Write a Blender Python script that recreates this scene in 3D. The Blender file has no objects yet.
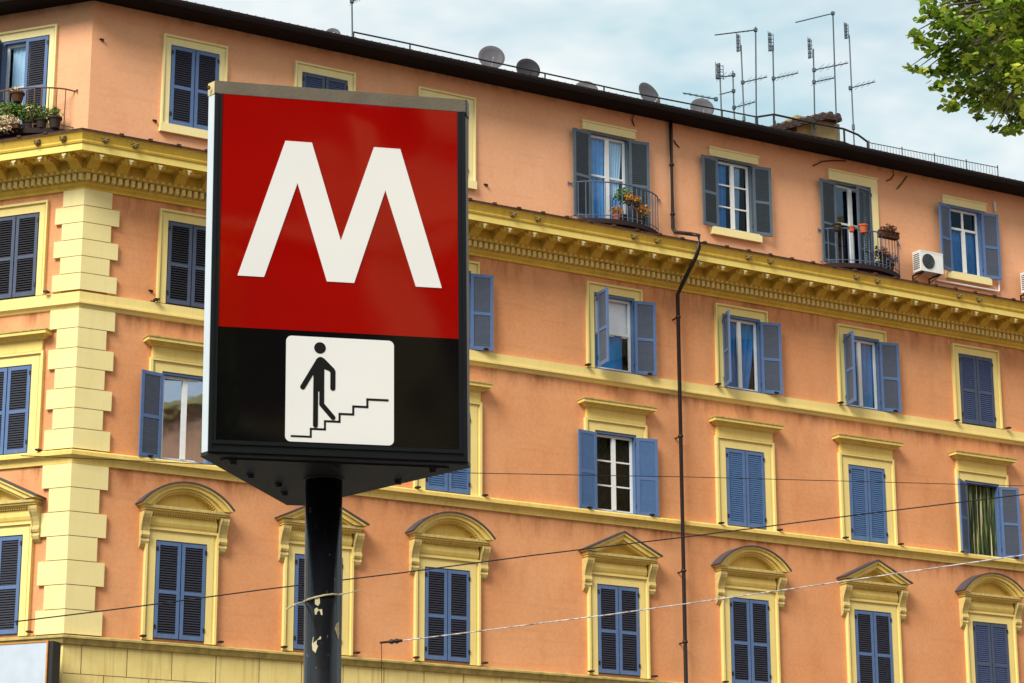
import bpy, math, random
from mathutils import Vector, Matrix, Quaternion
random.seed(7)
R = math.radians
scene = bpy.context.scene
COL = scene.collection
CAMZ = 1.65

# ------------------------------------------------------------------ camera
F = 2437.95; PITCH = 0.2717242; ROLL = -0.0028168
cam_d = bpy.data.cameras.new('camera'); cam = bpy.data.objects.new('camera', cam_d); COL.objects.link(cam)
fw = Vector((0, math.cos(PITCH), math.sin(PITCH))); up0 = Vector((0, -math.sin(PITCH), math.cos(PITCH))); r0 = Vector((1, 0, 0))
rt = r0 * math.cos(ROLL) + up0 * math.sin(ROLL); up = -r0 * math.sin(ROLL) + up0 * math.cos(ROLL)
m = Matrix((rt, up, -fw)).transposed().to_4x4(); m.translation = Vector((0, 0, CAMZ)); cam.matrix_world = m
cam_d.sensor_width = 36; cam_d.lens = F / 1024 * 36; cam_d.clip_start = 0.1; cam_d.clip_end = 5000
cam_d.dof.use_dof = False
scene.camera = cam
CAMP = Vector((0, 0, CAMZ))

def ray(px, py):
    return (rt * ((px - 512) / F) - up * ((py - 341.5) / F) + fw)

# ------------------------------------------------------------------ facade frames
C = Vector((-9.24674, 50.0, 0))                       # the corner of the apartment block, on the ground
A = 0.52738492; B = 0.35845045
dR = Vector((math.cos(A), math.sin(A), 0)); nR = Vector((math.sin(A), -math.cos(A), 0))
dL = Vector((-math.cos(B), math.sin(B), 0)); nL = Vector((-math.sin(B), -math.cos(B), 0))
ANG = {'R': A, 'L': -B}
def fp(side, s, o, z):                                  # s along the facade from the corner, o outward, z above camera level
    d, n = (dR, nR) if side == 'R' else (dL, nL)
    return C + d * s + n * o + Vector((0, 0, z + CAMZ))
def unproj(px, py, side, o):
    d, n = (dR, nR) if side == 'R' else (dL, nL)
    r = ray(px, py); P0 = C + n * o
    t = (P0 - CAMP).dot(n) / r.dot(n); P = CAMP + r * t
    return (P - P0).dot(d), P.z - CAMZ
def mit(o):                                             # mitre vector of the corner for offset o
    det = nR.x * nL.y - nR.y * nL.x
    mx = (nL.y - nR.y) / det; my = (nR.x - nL.x) / det
    return Vector((mx, my, 0)) * o

# ------------------------------------------------------------------ materials
def new_mat(name):
    mt = bpy.data.materials.new(name); mt.use_nodes = True
    nt = mt.node_tree; b = nt.nodes['Principled BSDF']
    return mt, nt, b
def N(nt, typ, **kw):
    n = nt.nodes.new(typ)
    for k, v in kw.items():
        if k in n.inputs: n.inputs[k].default_value = v
        else: setattr(n, k, v)
    return n
def c4(c): return (c[0], c[1], c[2], 1)
def noise(nt, vec, scale, detail=4, rough=.55, dist=0):
    n = nt.nodes.new('ShaderNodeTexNoise'); n.inputs['Scale'].default_value = scale; n.inputs['Detail'].default_value = detail
    n.inputs['Roughness'].default_value = rough; n.inputs['Distortion'].default_value = dist
    nt.links.new(vec, n.inputs['Vector']); return n.outputs['Fac']
def ramp(nt, fac, p0, p1, c0=(0, 0, 0, 1), c1=(1, 1, 1, 1)):
    n = nt.nodes.new('ShaderNodeValToRGB'); e = n.color_ramp.elements
    e[0].position = p0; e[0].color = c0; e[1].position = p1; e[1].color = c1
    nt.links.new(fac, n.inputs['Fac']); return n.outputs['Color']
def mix(nt, fac, a, b, mode='MIX'):
    n = nt.nodes.new('ShaderNodeMix'); n.data_type = 'RGBA'; n.blend_type = mode
    for i, v in ((0, fac), (6, a), (7, b)):
        if isinstance(v, (int, float)): n.inputs[i].default_value = v
        elif isinstance(v, tuple): n.inputs[i].default_value = v if len(v) == 4 else c4(v)
        else: nt.links.new(v, n.inputs[i])
    return n.outputs[2]
def mapping(nt, scale, coord='Object'):
    t = nt.nodes.new('ShaderNodeTexCoord'); mp = nt.nodes.new('ShaderNodeMapping'); mp.inputs['Scale'].default_value = scale
    nt.links.new(t.outputs[coord], mp.inputs['Vector']); return mp.outputs['Vector']
def bump(nt, b, h, strength, dist=.01):
    n = nt.nodes.new('ShaderNodeBump'); n.inputs['Strength'].default_value = strength; n.inputs['Distance'].default_value = dist
    nt.links.new(h, n.inputs['Height']); nt.links.new(n.outputs['Normal'], b.inputs['Normal'])

def paint(name, col, dark=None, rough=.6, scale=3.0, amt=.5, streak=0.0, spec=.3, metal=0, bmp=.15, grime=None):
    """a painted / plastered surface: base colour, cloudy weathering, optional vertical rain streaks, fine bump"""
    mt, nt, b = new_mat(name)
    dark = dark or tuple(c * .7 for c in col)
    v = mapping(nt, (1, 1, 1)); f = noise(nt, v, scale, 6)
    base = mix(nt, ramp(nt, f, .35, .7), mix(nt, amt, col, dark), col)
    f2 = noise(nt, v, scale * 9, 3)
    base = mix(nt, ramp(nt, f2, .3, .75, (.80, .80, .80, 1), (1, 1, 1, 1)), (0, 0, 0, 1), base) if False else mix(nt, .18, base, mix(nt, ramp(nt, f2, .3, .7), dark, col))
    if streak:
        vs = mapping(nt, (9, 9, .55)); fs = noise(nt, vs, 1.0, 4)
        g = grime or tuple(c * .45 for c in dark)
        base = mix(nt, mix(nt, streak, (0, 0, 0, 1), ramp(nt, fs, .52, .78)), base, g)
    nt.links.new(base, b.inputs['Base Color'])
    b.inputs['Roughness'].default_value = rough; b.inputs['Specular IOR Level'].default_value = spec; b.inputs['Metallic'].default_value = metal
    if bmp: bump(nt, b, f2, bmp, .01)
    return mt

def stucco(name, col, dark, stain, bands):
    """plaster in object space (object z = height above ground); rust runs hang below the string courses"""
    mt, nt, b = new_mat(name)
    v = mapping(nt, (1, 1, 1))
    f = noise(nt, v, .35, 5, .6, .4); f1 = noise(nt, mapping(nt, (1, 1, .45)), 1.6, 6, .65); f2 = noise(nt, v, 14, 4)
    base = mix(nt, ramp(nt, f, .36, .66), dark, col)
    base = mix(nt, ramp(nt, f1, .50, .80, (0, 0, 0, 1), (.6, .6, .6, 1)), base, stain)
    base = mix(nt, .22, base, mix(nt, ramp(nt, f2, .35, .65), dark, tuple(min(1, c * 1.15) for c in col)))
    # horizontal trowel lines seen on the old plaster
    f3 = noise(nt, mapping(nt, (.5, .5, 9)), 1.0, 3)
    base = mix(nt, ramp(nt, f3, .56, .78, (0, 0, 0, 1), (.35, .35, .35, 1)), base, tuple(c * .8 for c in dark))
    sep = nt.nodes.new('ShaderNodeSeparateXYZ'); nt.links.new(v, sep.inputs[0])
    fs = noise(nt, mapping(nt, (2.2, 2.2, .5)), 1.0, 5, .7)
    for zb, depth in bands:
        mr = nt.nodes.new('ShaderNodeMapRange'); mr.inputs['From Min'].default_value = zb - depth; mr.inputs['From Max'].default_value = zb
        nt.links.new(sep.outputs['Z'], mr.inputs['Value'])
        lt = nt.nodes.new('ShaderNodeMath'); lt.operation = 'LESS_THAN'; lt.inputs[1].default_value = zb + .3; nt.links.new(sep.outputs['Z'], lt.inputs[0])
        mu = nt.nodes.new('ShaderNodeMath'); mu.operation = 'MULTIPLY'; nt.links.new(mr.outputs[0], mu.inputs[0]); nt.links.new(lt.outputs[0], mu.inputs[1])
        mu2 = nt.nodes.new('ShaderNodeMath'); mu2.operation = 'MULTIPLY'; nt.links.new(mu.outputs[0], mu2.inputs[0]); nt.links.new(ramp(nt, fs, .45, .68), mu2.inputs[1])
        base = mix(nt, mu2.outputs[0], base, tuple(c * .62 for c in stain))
    nt.links.new(base, b.inputs['Base Color']); b.inputs['Roughness'].default_value = .85; b.inputs['Specular IOR Level'].default_value = .2
    bump(nt, b, f2, .25, .015)
    return mt

def flat(name, col, rough=.5, spec=.4, metal=0, **kw):
    mt, nt, b = new_mat(name)
    v = mapping(nt, (1, 1, 1)); f = noise(nt, v, kw.get('scale', 8), 4)
    nt.links.new(mix(nt, ramp(nt, f, .3, .7), tuple(c * kw.get('var', .8) for c in col), col), b.inputs['Base Color'])
    b.inputs['Roughness'].default_value = rough; b.inputs['Specular IOR Level'].default_value = spec; b.inputs['Metallic'].default_value = metal
    return mt

M = {}
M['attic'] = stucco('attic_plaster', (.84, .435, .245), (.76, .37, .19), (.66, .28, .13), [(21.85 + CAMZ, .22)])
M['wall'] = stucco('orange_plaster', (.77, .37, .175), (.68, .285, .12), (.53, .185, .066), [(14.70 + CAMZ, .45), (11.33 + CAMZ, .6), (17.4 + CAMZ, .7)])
M['cream'] = paint('cream_paint', (.90, .77, .39), (.84, .68, .30), .7, 2, .5, .12)
M['trim'] = paint('yellow_paint', (.86, .65, .20), (.74, .51, .12), .7, 2.5, .7, .28, grime=(.25, .16, .04))
M['cornice'] = paint('cornice_paint', (.80, .54, .085), (.64, .39, .05), .7, 2.5, .7, .30, grime=(.22, .13, .03))
M['quoin'] = paint('quoin_paint', (.86, .73, .35), (.79, .65, .27), .7, 1.2, .6, .10)
M['blockbase'] = paint('base_block_paint', (.86, .70, .28), (.74, .56, .18), .75, 2, .7, .55, grime=(.36, .24, .06))
M['nib'] = paint('pale_stucco', (.66, .54, .27), None, .7, 6, .5)
M['weather'] = paint('weathered_stone', (.62, .47, .15), (.34, .26, .09), .8, 5, .9, .5, grime=(.10, .08, .06))
M['corbel'] = paint('corbel_paint', (.72, .56, .20), (.45, .33, .12), .75, 7, .8, .4, grime=(.10, .08, .05))
M['lion'] = paint('sooty_stucco', (.30, .21, .07), (.12, .09, .04), .8, 9, .8)
M['lead'] = paint('lead_capping', (.085, .075, .09), (.045, .04, .045), .6, 5, .6)
M['joint'] = flat('dark_joint', (.20, .13, .04), .9)
M['tile'] = paint('roof_tile', (.10, .045, .025), (.03, .016, .012), .85, 6, .9)
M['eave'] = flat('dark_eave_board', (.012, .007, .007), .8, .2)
M['ground'] = None
M['blue'] = paint('blue_shutter_paint', (.105, .175, .34), (.075, .135, .28), .5, 6, .6, .15, grime=(.05, .08, .17))
M['blueslat'] = paint('blue_slat_paint', (.07, .145, .30), (.05, .11, .245), .5, 6, .6)
M['bluegrey'] = paint('grey_blue_paint', (.11, .145, .18), (.075, .10, .13), .55, 6, .6)
M['shadeslat'] = paint('shaded_slat_paint', (.030, .031, .046), (.022, .023, .036), .6, 6, .6)  # old slat paint, darkened further for the shade under and between open louvres
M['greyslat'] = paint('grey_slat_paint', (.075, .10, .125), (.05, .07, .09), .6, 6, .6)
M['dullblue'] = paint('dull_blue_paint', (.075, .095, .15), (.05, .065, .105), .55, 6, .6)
M['inside'] = flat('dark_room', (.012, .012, .016), .9, .1)
M['white'] = flat('white_window_paint', (.82, .82, .80), .4, .4, var=.9)
M['iron'] = flat('black_iron', (.012, .012, .014), .5, .4)
M['bluerail'] = flat('blue_grey_iron', (.10, .14, .22), .5, .4)
M['brownrail'] = flat('rusty_iron', (.20, .10, .055), .7, .3)
M['rust'] = flat('rust_brown', (.09, .035, .018), .8, .2)
M['pipe'] = flat('dark_brown_pipe', (.016, .009, .008), .4, .5)
M['slab'] = paint('balcony_slab', (.028, .012, .011), (.010, .006, .006), .8, 5, .6)
M['curtain_blue'] = flat('blue_curtain', (.12, .40, .82), .8, .1)
M['curtain_deep'] = flat('deep_blue_curtain', (.02, .24, .58), .8, .1)
M['curtain_white'] = flat('white_curtain', (.55, .78, .96), .8, .1, var=.9)
mt, nt, b = new_mat('green_gold_striped_curtain'); f_ = noise(nt, mapping(nt, (16, 16, 1.2)), 1.0, 3, .6)
base = mix(nt, ramp(nt, f_, .50, .60), (.02, .035, .008, 1), (.13, .17, .03, 1)); base = mix(nt, ramp(nt, noise(nt, mapping(nt, (22, 22, .3)), 1.0, 2), .60, .66), base, (.70, .62, .35, 1))
nt.links.new(base, b.inputs['Base Color']); b.inputs['Roughness'].default_value = .8; M['curtain_green'] = mt
M['blind'] = flat('white_blind', (.85, .87, .90), .7, .1, var=.95)
M['green_mirrored'] = flat('mirrored_foliage_sheet', (.016, .040, .016), .8, .1, scale=10, var=.3)  # foliage reflected in the pane, painted as the colour of a sheet behind it
M['ac'] = flat('ivory_casing', (.78, .78, .74), .4, .4, var=.93)
M['acfan'] = flat('fan_grille_black', (.05, .06, .07), .5, .4)
M['terracotta'] = flat('terracotta', (.55, .13, .05), .8, .2)
M['darkpot'] = flat('dark_pot', (.045, .028, .022), .8, .2)
M['alu'] = paint('aluminium_cap', (.175, .145, .105), (.11, .09, .065), .5, 9, .6, .2, spec=.5, metal=.2)
M['whitealu'] = flat('pale_aluminium', (.58, .64, .68), .35, .5, var=.93)
M['signblack'] = flat('black_frame_metal', (.007, .009, .012), .3, .4)
M['plate'] = paint('dark_underplate', (.024, .021, .023), (.010, .009, .011), .5, 6, .8, bmp=.1)
M['dish'] = flat('grey_dish', (.10, .095, .11), .6, .3)
M['mast'] = flat('galvanised_mast', (.055, .085, .105), .5, .5)
M['leafpot'] = flat('house_plant_green', (.15, .27, .04), .6, .3, scale=20, var=.5)
M['flower'] = flat('orange_flowers', (.70, .28, .04), .7, .2, scale=30, var=.6)
M['cream_flower'] = flat('cream_blossom', (.75, .58, .36), .7, .2, scale=30, var=.7)

def acrylic(name, col, rough=.035, amt=.75):
    mt, nt, b = new_mat(name)
    v = mapping(nt, (1, 1, 1)); f = noise(nt, v, 1.3, 3); f2 = noise(nt, v, 60, 3)
    base = mix(nt, ramp(nt, f, .3, .7), tuple(c * amt for c in col), col)
    nt.links.new(base, b.inputs['Base Color'])
    nt.links.new(ramp(nt, f2, .3, .8, (rough, rough, rough, 1), (rough * 2.2, rough * 2.2, rough * 2.2, 1)), b.inputs['Roughness'])
    b.inputs['Specular IOR Level'].default_value = .75
    bump(nt, b, noise(nt, v, 2.2, 0), .30, .03)
    return mt
M['red'] = acrylic('red_acrylic', (.33, .0008, .0006))
M['blackac'] = acrylic('black_acrylic', (.003, .003, .004)); M['blackac'].node_tree.nodes['Principled BSDF'].inputs['Specular IOR Level'].default_value = .35
M['whiteac'] = acrylic('white_acrylic', (.84, .84, .82), amt=.95)
M['ink'] = flat('black_ink', (.008, .008, .008), .35, .3)

# glass: see-through with a fresnel mirror
def glass(ior=1.38, name='window_glass'):
    mt = bpy.data.materials.new(name); mt.use_nodes = True; nt = mt.node_tree
    for n in list(nt.nodes):
        if n.type != 'OUTPUT_MATERIAL': nt.nodes.remove(n)
    out = nt.nodes[0]
    tr = nt.nodes.new('ShaderNodeBsdfTransparent'); tr.inputs['Color'].default_value = (.88, .93, .97, 1)
    gl = nt.nodes.new('ShaderNodeBsdfGlossy'); gl.inputs['Roughness'].default_value = .02; gl.inputs['Color'].default_value = (.7, .82, 1, 1)
    fr = nt.nodes.new('ShaderNodeFresnel'); fr.inputs['IOR'].default_value = ior
    bp = nt.nodes.new('ShaderNodeBump'); bp.inputs['Strength'].default_value = .06; bp.inputs['Distance'].default_value = .02
    nt.links.new(noise(nt, mapping(nt, (1, 1, 1)), 2.5, 1), bp.inputs['Height']); nt.links.new(bp.outputs[0], gl.inputs['Normal'])
    ms = nt.nodes.new('ShaderNodeMixShader'); nt.links.new(fr.outputs[0], ms.inputs[0]); nt.links.new(tr.outputs[0], ms.inputs[1]); nt.links.new(gl.outputs[0], ms.inputs[2])
    nt.links.new(ms.outputs[0], out.inputs['Surface']); return mt
M['glass'] = glass(); M['mirror'] = glass(6.0, 'coated_window_glass')

# painted pole: black paint with pale worn streaks and flaking
def pole_mat():
    mt, nt, b = new_mat('worn_black_pole_paint')
    v = mapping(nt, (1, 1, .35)); f = noise(nt, v, 7, 8, .7); f2 = noise(nt, mapping(nt, (1, 1, .5)), 38, 4, .7)
    base = mix(nt, ramp(nt, f, .60, .74), (.006, .006, .008, 1), (.05, .05, .065, 1))
    base = mix(nt, ramp(nt, f2, .68, .74), base, (.30, .28, .25, 1))
    nt.links.new(base, b.inputs['Base Color']); b.inputs['Roughness'].default_value = .26; b.inputs['Specular IOR Level'].default_value = .45
    bump(nt, b, f2, .2, .004); return mt
M['pole'] = pole_mat()
M['scrap'] = flat('torn_paper', (.66, .58, .36), .8, .1, scale=40, var=.75)

# ------------------------------------------------------------------ mesh builder
class MB:
    def __init__(s): s.v = []; s.f = []; s.m = []
    def quad(s, a, b, c, d, mi=0):
        n = len(s.v); s.v += [tuple(a), tuple(b), tuple(c), tuple(d)]; s.f.append((n, n + 1, n + 2, n + 3)); s.m.append(mi)
    def poly(s, pts, mi=0):
        n = len(s.v); s.v += [tuple(p) for p in pts]; s.f.append(tuple(range(n, n + len(pts)))); s.m.append(mi)
    def box(s, x0, x1, y0, y1, z0, z1, mi=0):
        n = len(s.v)
        s.v += [(x0, y0, z0), (x1, y0, z0), (x1, y1, z0), (x0, y1, z0), (x0, y0, z1), (x1, y0, z1), (x1, y1, z1), (x0, y1, z1)]
        for f in ((0, 3, 2, 1), (4, 5, 6, 7), (0, 1, 5, 4), (1, 2, 6, 5), (2, 3, 7, 6), (3, 0, 4, 7)):
            s.f.append(tuple(n + i for i in f)); s.m.append(mi)
    def hexa(s, p, mi=0):                 # 8 points, bottom ring then top ring
        n = len(s.v); s.v += [tuple(q) for q in p]
        for f in ((0, 3, 2, 1), (4, 5, 6, 7), (0, 1, 5, 4), (1, 2, 6, 5), (2, 3, 7, 6), (3, 0, 4, 7)):
            s.f.append(tuple(n + i for i in f)); s.m.append(mi)
    def prism(s, pts, vec, mi=0, mside=None):   # polygon pts extruded by vec
        n = len(s.v); k = len(pts); vec = Vector(vec); s.v += [tuple(p) for p in pts] + [tuple(Vector(p) + vec) for p in pts]
        s.f.append(tuple(range(n, n + k))); s.m.append(mi); s.f.append(tuple(reversed(range(n + k, n + 2 * k)))); s.m.append(mi)
        for i in range(k):
            j = (i + 1) % k; s.f.append((n + i, n + k + i, n + k + j, n + j)); s.m.append(mi if mside is None else mside)
    def tube(s, pts, r, seg=8, mi=0, caps=True):
        pts = [Vector(p) for p in pts]; rs = r if isinstance(r, (list, tuple)) else [r] * len(pts); n = len(s.v)
        for i, p in enumerate(pts):
            t = (pts[min(i + 1, len(pts) - 1)] - pts[max(i - 1, 0)]).normalized()
            a = t.cross(Vector((0, 0, 1)));  a = a.normalized() if a.length > 1e-3 else Vector((1, 0, 0)); b = t.cross(a)
            for k in range(seg):
                th = 2 * math.pi * k / seg; s.v.append(tuple(p + (a * math.cos(th) + b * math.sin(th)) * rs[i]))
        for i in range(len(pts) - 1):
            for k in range(seg):
                k2 = (k + 1) % seg; s.f.append((n + i * seg + k, n + i * seg + k2, n + (i + 1) * seg + k2, n + (i + 1) * seg + k)); s.m.append(mi)
        if caps:
            s.f.append(tuple(n + k for k in range(seg))); s.m.append(mi)
            s.f.append(tuple(n + (len(pts) - 1) * seg + k for k in reversed(range(seg)))); s.m.append(mi)
    def lathe(s, prof, c=(0, 0, 0), seg=16, mi=0, axis='z'):
        n = len(s.v); c = Vector(c)
        for (r, h) in prof:
            for k in range(seg):
                th = 2 * math.pi * k / seg; x, y = r * math.cos(th), r * math.sin(th)
                s.v.append(tuple(c + (Vector((x, y, h)) if axis == 'z' else Vector((x, h, y)))))
        for i in range(len(prof) - 1):
            for k in range(seg):
                k2 = (k + 1) % seg; s.f.append((n + i * seg + k, n + i * seg + k2, n + (i + 1) * seg + k2, n + (i + 1) * seg + k)); s.m.append(mi)
    def data(s, name, mats, smooth=False):
        me = bpy.data.meshes.new(name); me.from_pydata(s.v, [], s.f)
        for mt in mats: me.materials.append(mt)
        me.polygons.foreach_set('material_index', s.m)
        if smooth: me.polygons.foreach_set('use_smooth', [True] * len(s.f))
        me.update()
        import bmesh
        bm = bmesh.new(); bm.from_mesh(me); bmesh.ops.recalc_face_normals(bm, faces=bm.faces); bm.to_mesh(me); bm.free()
        return me
    def build(s, name, mats, parent=None, loc=None, rot=None, mat=None, smooth=False):
        if not isinstance(mats, (list, tuple)): mats = [mats]
        o = bpy.data.objects.new(name, s.data(name, mats, smooth)); COL.objects.link(o)
        if parent: o.parent = parent
        if mat is not None: o.matrix_local = mat
        if loc is not None: o.location = loc
        if rot is not None: o.rotation_euler = rot
        return o
def tag(o, label=None, cat=None, group=None, kind=None):
    for k, v in (('label', label), ('category', cat), ('group', group), ('kind', kind)):
        if v: o[k] = v
    return o
def empty(name, loc=(0, 0, 0), rz=0):
    o = bpy.data.objects.new(name, None); COL.objects.link(o); o.location = loc; o.rotation_euler = (0, 0, rz); return o
def place(me, name, parent=None, mat=None):
    o = bpy.data.objects.new(name, me); COL.objects.link(o)
    if parent: o.parent = parent
    if mat is not None: o.matrix_local = mat
    return o

# ------------------------------------------------------------------ ground, road
gm, nt, b = new_mat('asphalt')
v = mapping(nt, (1, 1, 1)); nt.links.new(mix(nt, ramp(nt, noise(nt, v, .3, 8), .3, .7), (.04, .04, .042, 1), (.075, .072, .07, 1)), b.inputs['Base Color']); b.inputs['Roughness'].default_value = .9
g = MB(); g.quad((-1500, -1500, 0), (1500, -1500, 0), (1500, 1500, 0), (-1500, 1500, 0)); tag(g.build('ground', gm), kind='structure')
pm = flat('paving_stone', (.22, .20, .18), .9, .2, scale=2)
pv = MB()
outer = [C + dL * 16 + nL * 4.5, C + mit(4.5), C + dR * 46 + nR * 4.5]; inner = [C + dL * 16 - nL * 2, C - mit(2), C + dR * 46 - nR * 2]
for i in range(2):
    q = [outer[i], outer[i + 1], inner[i + 1], inner[i]]
    pv.hexa([Vector((p.x, p.y, .004)) for p in q] + [Vector((p.x, p.y, .14)) for p in q])
tag(pv.build('pavement', pm), kind='structure')
pv = MB(); pv.hexa([(-6, 6.5, .004), (5, 6.5, .004), (5, 11, .004), (-6, 11, .004), (-6, 6.5, .14), (5, 6.5, .14), (5, 11, .14), (-6, 11, .14)])
tag(pv.build('traffic_island', pm), kind='structure')

# ------------------------------------------------------------------ the apartment building
bld = empty('apartment_building', tuple(C))
tag(bld, 'orange plastered apartment block with cream quoins, bracketed cornice and blue shutters', 'building')
LR = 33.0; LL = 13.0
def FM(side, s, z, o=0):               # matrix in building space: x right, y inward, z up; origin at facade point
    p = fp(side, s, o, z) - C
    mt = Matrix.Rotation(ANG[side], 4, 'Z'); mt.translation = p
    return mt

W = 1.17
colsR = [2.54, 5.78, 9.0, 13.57, 17.34, 21.12, 24.93, 28.7]
rows = {2: (7.75, 9.85), 3: (11.6, 13.55), 4: (15.08, 16.98), 5: (19.22, 21.12)}
colsL = [1.65, 5.3, 9.0]
openings = {'R': [], 'L': []}
def opening_of(side, ci, row):
    c = (colsR if side == 'R' else colsL)[ci]; z0, z1 = rows[row]
    hw = W / 2; c -= {2: .03, 3: .03, 4: .02, 5: .10}[row] if side == 'R' else 0
    if row == 5 and (side, ci) in (('R', 3), ('R', 5), ('L', 0)):
        z0 = 18.82; z1 = 21.13
        hw = .58 if ci == 3 else .60
    if row == 5 and (side, ci) in (('R', 4), ('R', 6)): hw = .56
    return c - hw, c + hw, z0, z1
for side, cols in (('R', colsR), ('L', colsL)):
    for ci in range(len(cols)):
        for row in rows: openings[side].append(opening_of(side, ci, row))

# wall, in building space, with real openings (world-like coordinates so that the plaster is continuous)
wall = MB()
def wpt(side, s, z): return fp(side, s, 0, z) - C
for side, L_ in (('R', LR), ('L', LL)):
    ops = openings[side]
    xs = sorted(set([0, L_] + [round(v, 4) for o in ops for v in o[:2]])); zs = sorted(set([7.6, 17.45, 21.88] + [round(v, 4) for o in ops for v in o[2:]]))
    for i in range(len(xs) - 1):
        for j in range(len(zs) - 1):
            xm, zm = (xs[i] + xs[i + 1]) / 2, (zs[j] + zs[j + 1]) / 2
            if any(o[0] < xm < o[1] and o[2] < zm < o[3] for o in ops): continue
            wall.quad(wpt(side, xs[i], zs[j]), wpt(side, xs[i + 1], zs[j]), wpt(side, xs[i + 1], zs[j + 1]), wpt(side, xs[i], zs[j + 1]), 0 if zm > 17.45 else 1)
# end and back walls
pR, pL = wpt('R', LR, 0), wpt('L', LL, 0); back = [pR - nR * 14, pL - nL * 14]
ring = [pR, back[0], back[1], pL]
for i in range(3):
    a_, b_ = ring[i], ring[i + 1]
    for z0, z1, mi in ((7.6, 17.45, 1), (17.45, 21.88, 0)):
        wall.quad((a_.x, a_.y, z0 + CAMZ), (b_.x, b_.y, z0 + CAMZ), (b_.x, b_.y, z1 + CAMZ), (a_.x, a_.y, z1 + CAMZ), mi)
wall.build('wall', [M['attic'], M['wall']], bld)

def sweep(mb, prof, mis, s_end=LR, sl_end=LL, closed=False):
    """sweep a profile of (offset, z) round the two facades with a mitred corner"""
    P = [[C * 0 + dL * sl_end + nL * o, mit(o), dR * s_end + nR * o] for o, z in prof]
    for k in range(3):
        for i, (o, z) in enumerate(prof): P[i][k] = Vector((P[i][k].x, P[i][k].y, z + CAMZ))
    for i in range(len(prof) - 1):
        for k in range(2):
            mb.quad(P[i][k], P[i][k + 1], P[i + 1][k + 1], P[i + 1][k], mis[i] if isinstance(mis, (list, tuple)) else mis)
# base of big plastered blocks
bs = MB(); sweep(bs, [(.10, -CAMZ), (.10, 7.50)], 0)
base_o = bs.build('base_wall', M['blockbase'], bld)
jt = MB()
for side, L_ in (('R', LR), ('L', LL)):
    zc = [7.50 - .62 * i for i in range(0, 14)]
    for r_, (z1, z0) in enumerate(zip(zc[:-1], zc[1:])):
        s = .35 + (.5 if r_ % 2 else 0)
        if z0 < -1.5: break
        pts = [fp(side, -.02, .101, z0) - C, fp(side, L_, .101, z0) - C]
        a_, b_ = pts; u = Vector((0, 0, .016)); jt.quad(a_, b_, b_ + u, a_ + u)
        while s < L_:
            a_ = fp(side, s, .102, z0 + .016) - C; b_ = fp(side, s + .016, .102, z0 + .016) - C; h = Vector((0, 0, z1 - z0 - .016)); jt.quad(a_, b_, b_ + h, a_ + h)
            s += 1.0
jt.build('block_joints', M['joint'], base_o)
bc = MB(); sweep(bc, [(.1, 7.47), (.16, 7.49), (.19, 7.55), (.21, 7.60), (.24, 7.60), (.24, 7.64), (0, 7.70)], [0] * 6)
bc.build('base_course', M['weather'], bld)

M['dentil'] = paint('dentil_pale', (.90, .72, .28), (.78, .58, .18), .7, 4, .6)  # paler than the cornice colour, so the dentil row contrasts with its backing
M['corona'] = paint('corona_paint', (.88, .70, .20), (.80, .58, .13), .7, 3, .6, .15, grime=(.4, .28, .08))
M['band'] = paint('band_paint', (.87, .70, .27), (.80, .61, .20), .7, 2, .6, .15, grime=(.4, .28, .08))
# string courses
for nm, z0, z1, d_ in (('string_course', 14.70, 15.05, .13), ('string_course', 11.30, 11.58, .17)):
    sc_ = MB()
    if z0 > 13:
        sweep(sc_, [(0, z0), (.04, z0 + .01), (.07, z0 + .06), (d_, z0 + .09), (d_, z0 + .13), (.09, z0 + .13), (.09, z1), (0, z1 + .01)], 0)
    else:
        sweep(sc_, [(0, z0), (.05, z0 + .005), (.06, z0 + .09), (.10, z0 + .14), (d_, z0 + .17), (d_, z1 - .03), (d_ - .02, z1), (0, z1 + .02)], 0)
    sc_.build(nm, M['band'] if z0 > 13 else M['trim'], bld)

# main cornice
cn = MB()
prof = [(0, 17.38), (.05, 17.38), (.06, 17.43), (.12, 17.48), (.12, 17.53), (.11, 17.53), (.11, 17.69), (.27, 17.69), (.29, 17.74), (.29, 17.96), (.88, 17.96), (.88, 17.93), (.92, 17.93), (.92, 18.085), (.945, 18.09), (.96, 18.13), (.95, 18.16), (.985, 18.24), (1.01, 18.29), (1.01, 18.315), (1.05, 18.315), (1.05, 18.37), (0, 18.46)]
mis = [0] * 12 + [3] + [0] * 7 + [1, 1]
sweep(cn, prof, mis)
DS = .1475
def fbox(mb, side, s, w, o0, o1, z0, z1, mi=0):
    P = [fp(side, s - w / 2, o0, z0), fp(side, s + w / 2, o0, z0), fp(side, s + w / 2, o1, z0), fp(side, s - w / 2, o1, z0)]
    P = [p - C for p in P]; h = Vector((0, 0, z1 - z0)); mb.hexa(P + [p + h for p in P], mi)
for side, L_ in (('R', LR), ('L', LL)):
    s = -.02
    while s < L_ - .2:
        fbox(cn, side, s, DS * .58, .108, .25, 17.54, 17.675, 2)
        # egg bead above the dentil
        fbox(cn, side, s + DS / 2, DS * .38, .285, .325, 17.70, 17.745, 2)
        s += DS
    # soft hollow of tiles along the drip edge
    s = .4
    while s < L_:
        fbox(cn, side, s, .09, .98, 1.065, 18.345, 18.40, 1); s += .66
cornice = cn.build('cornice', [M['cornice'], M['tile'], M['dentil'], M['corona']], bld)
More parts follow.
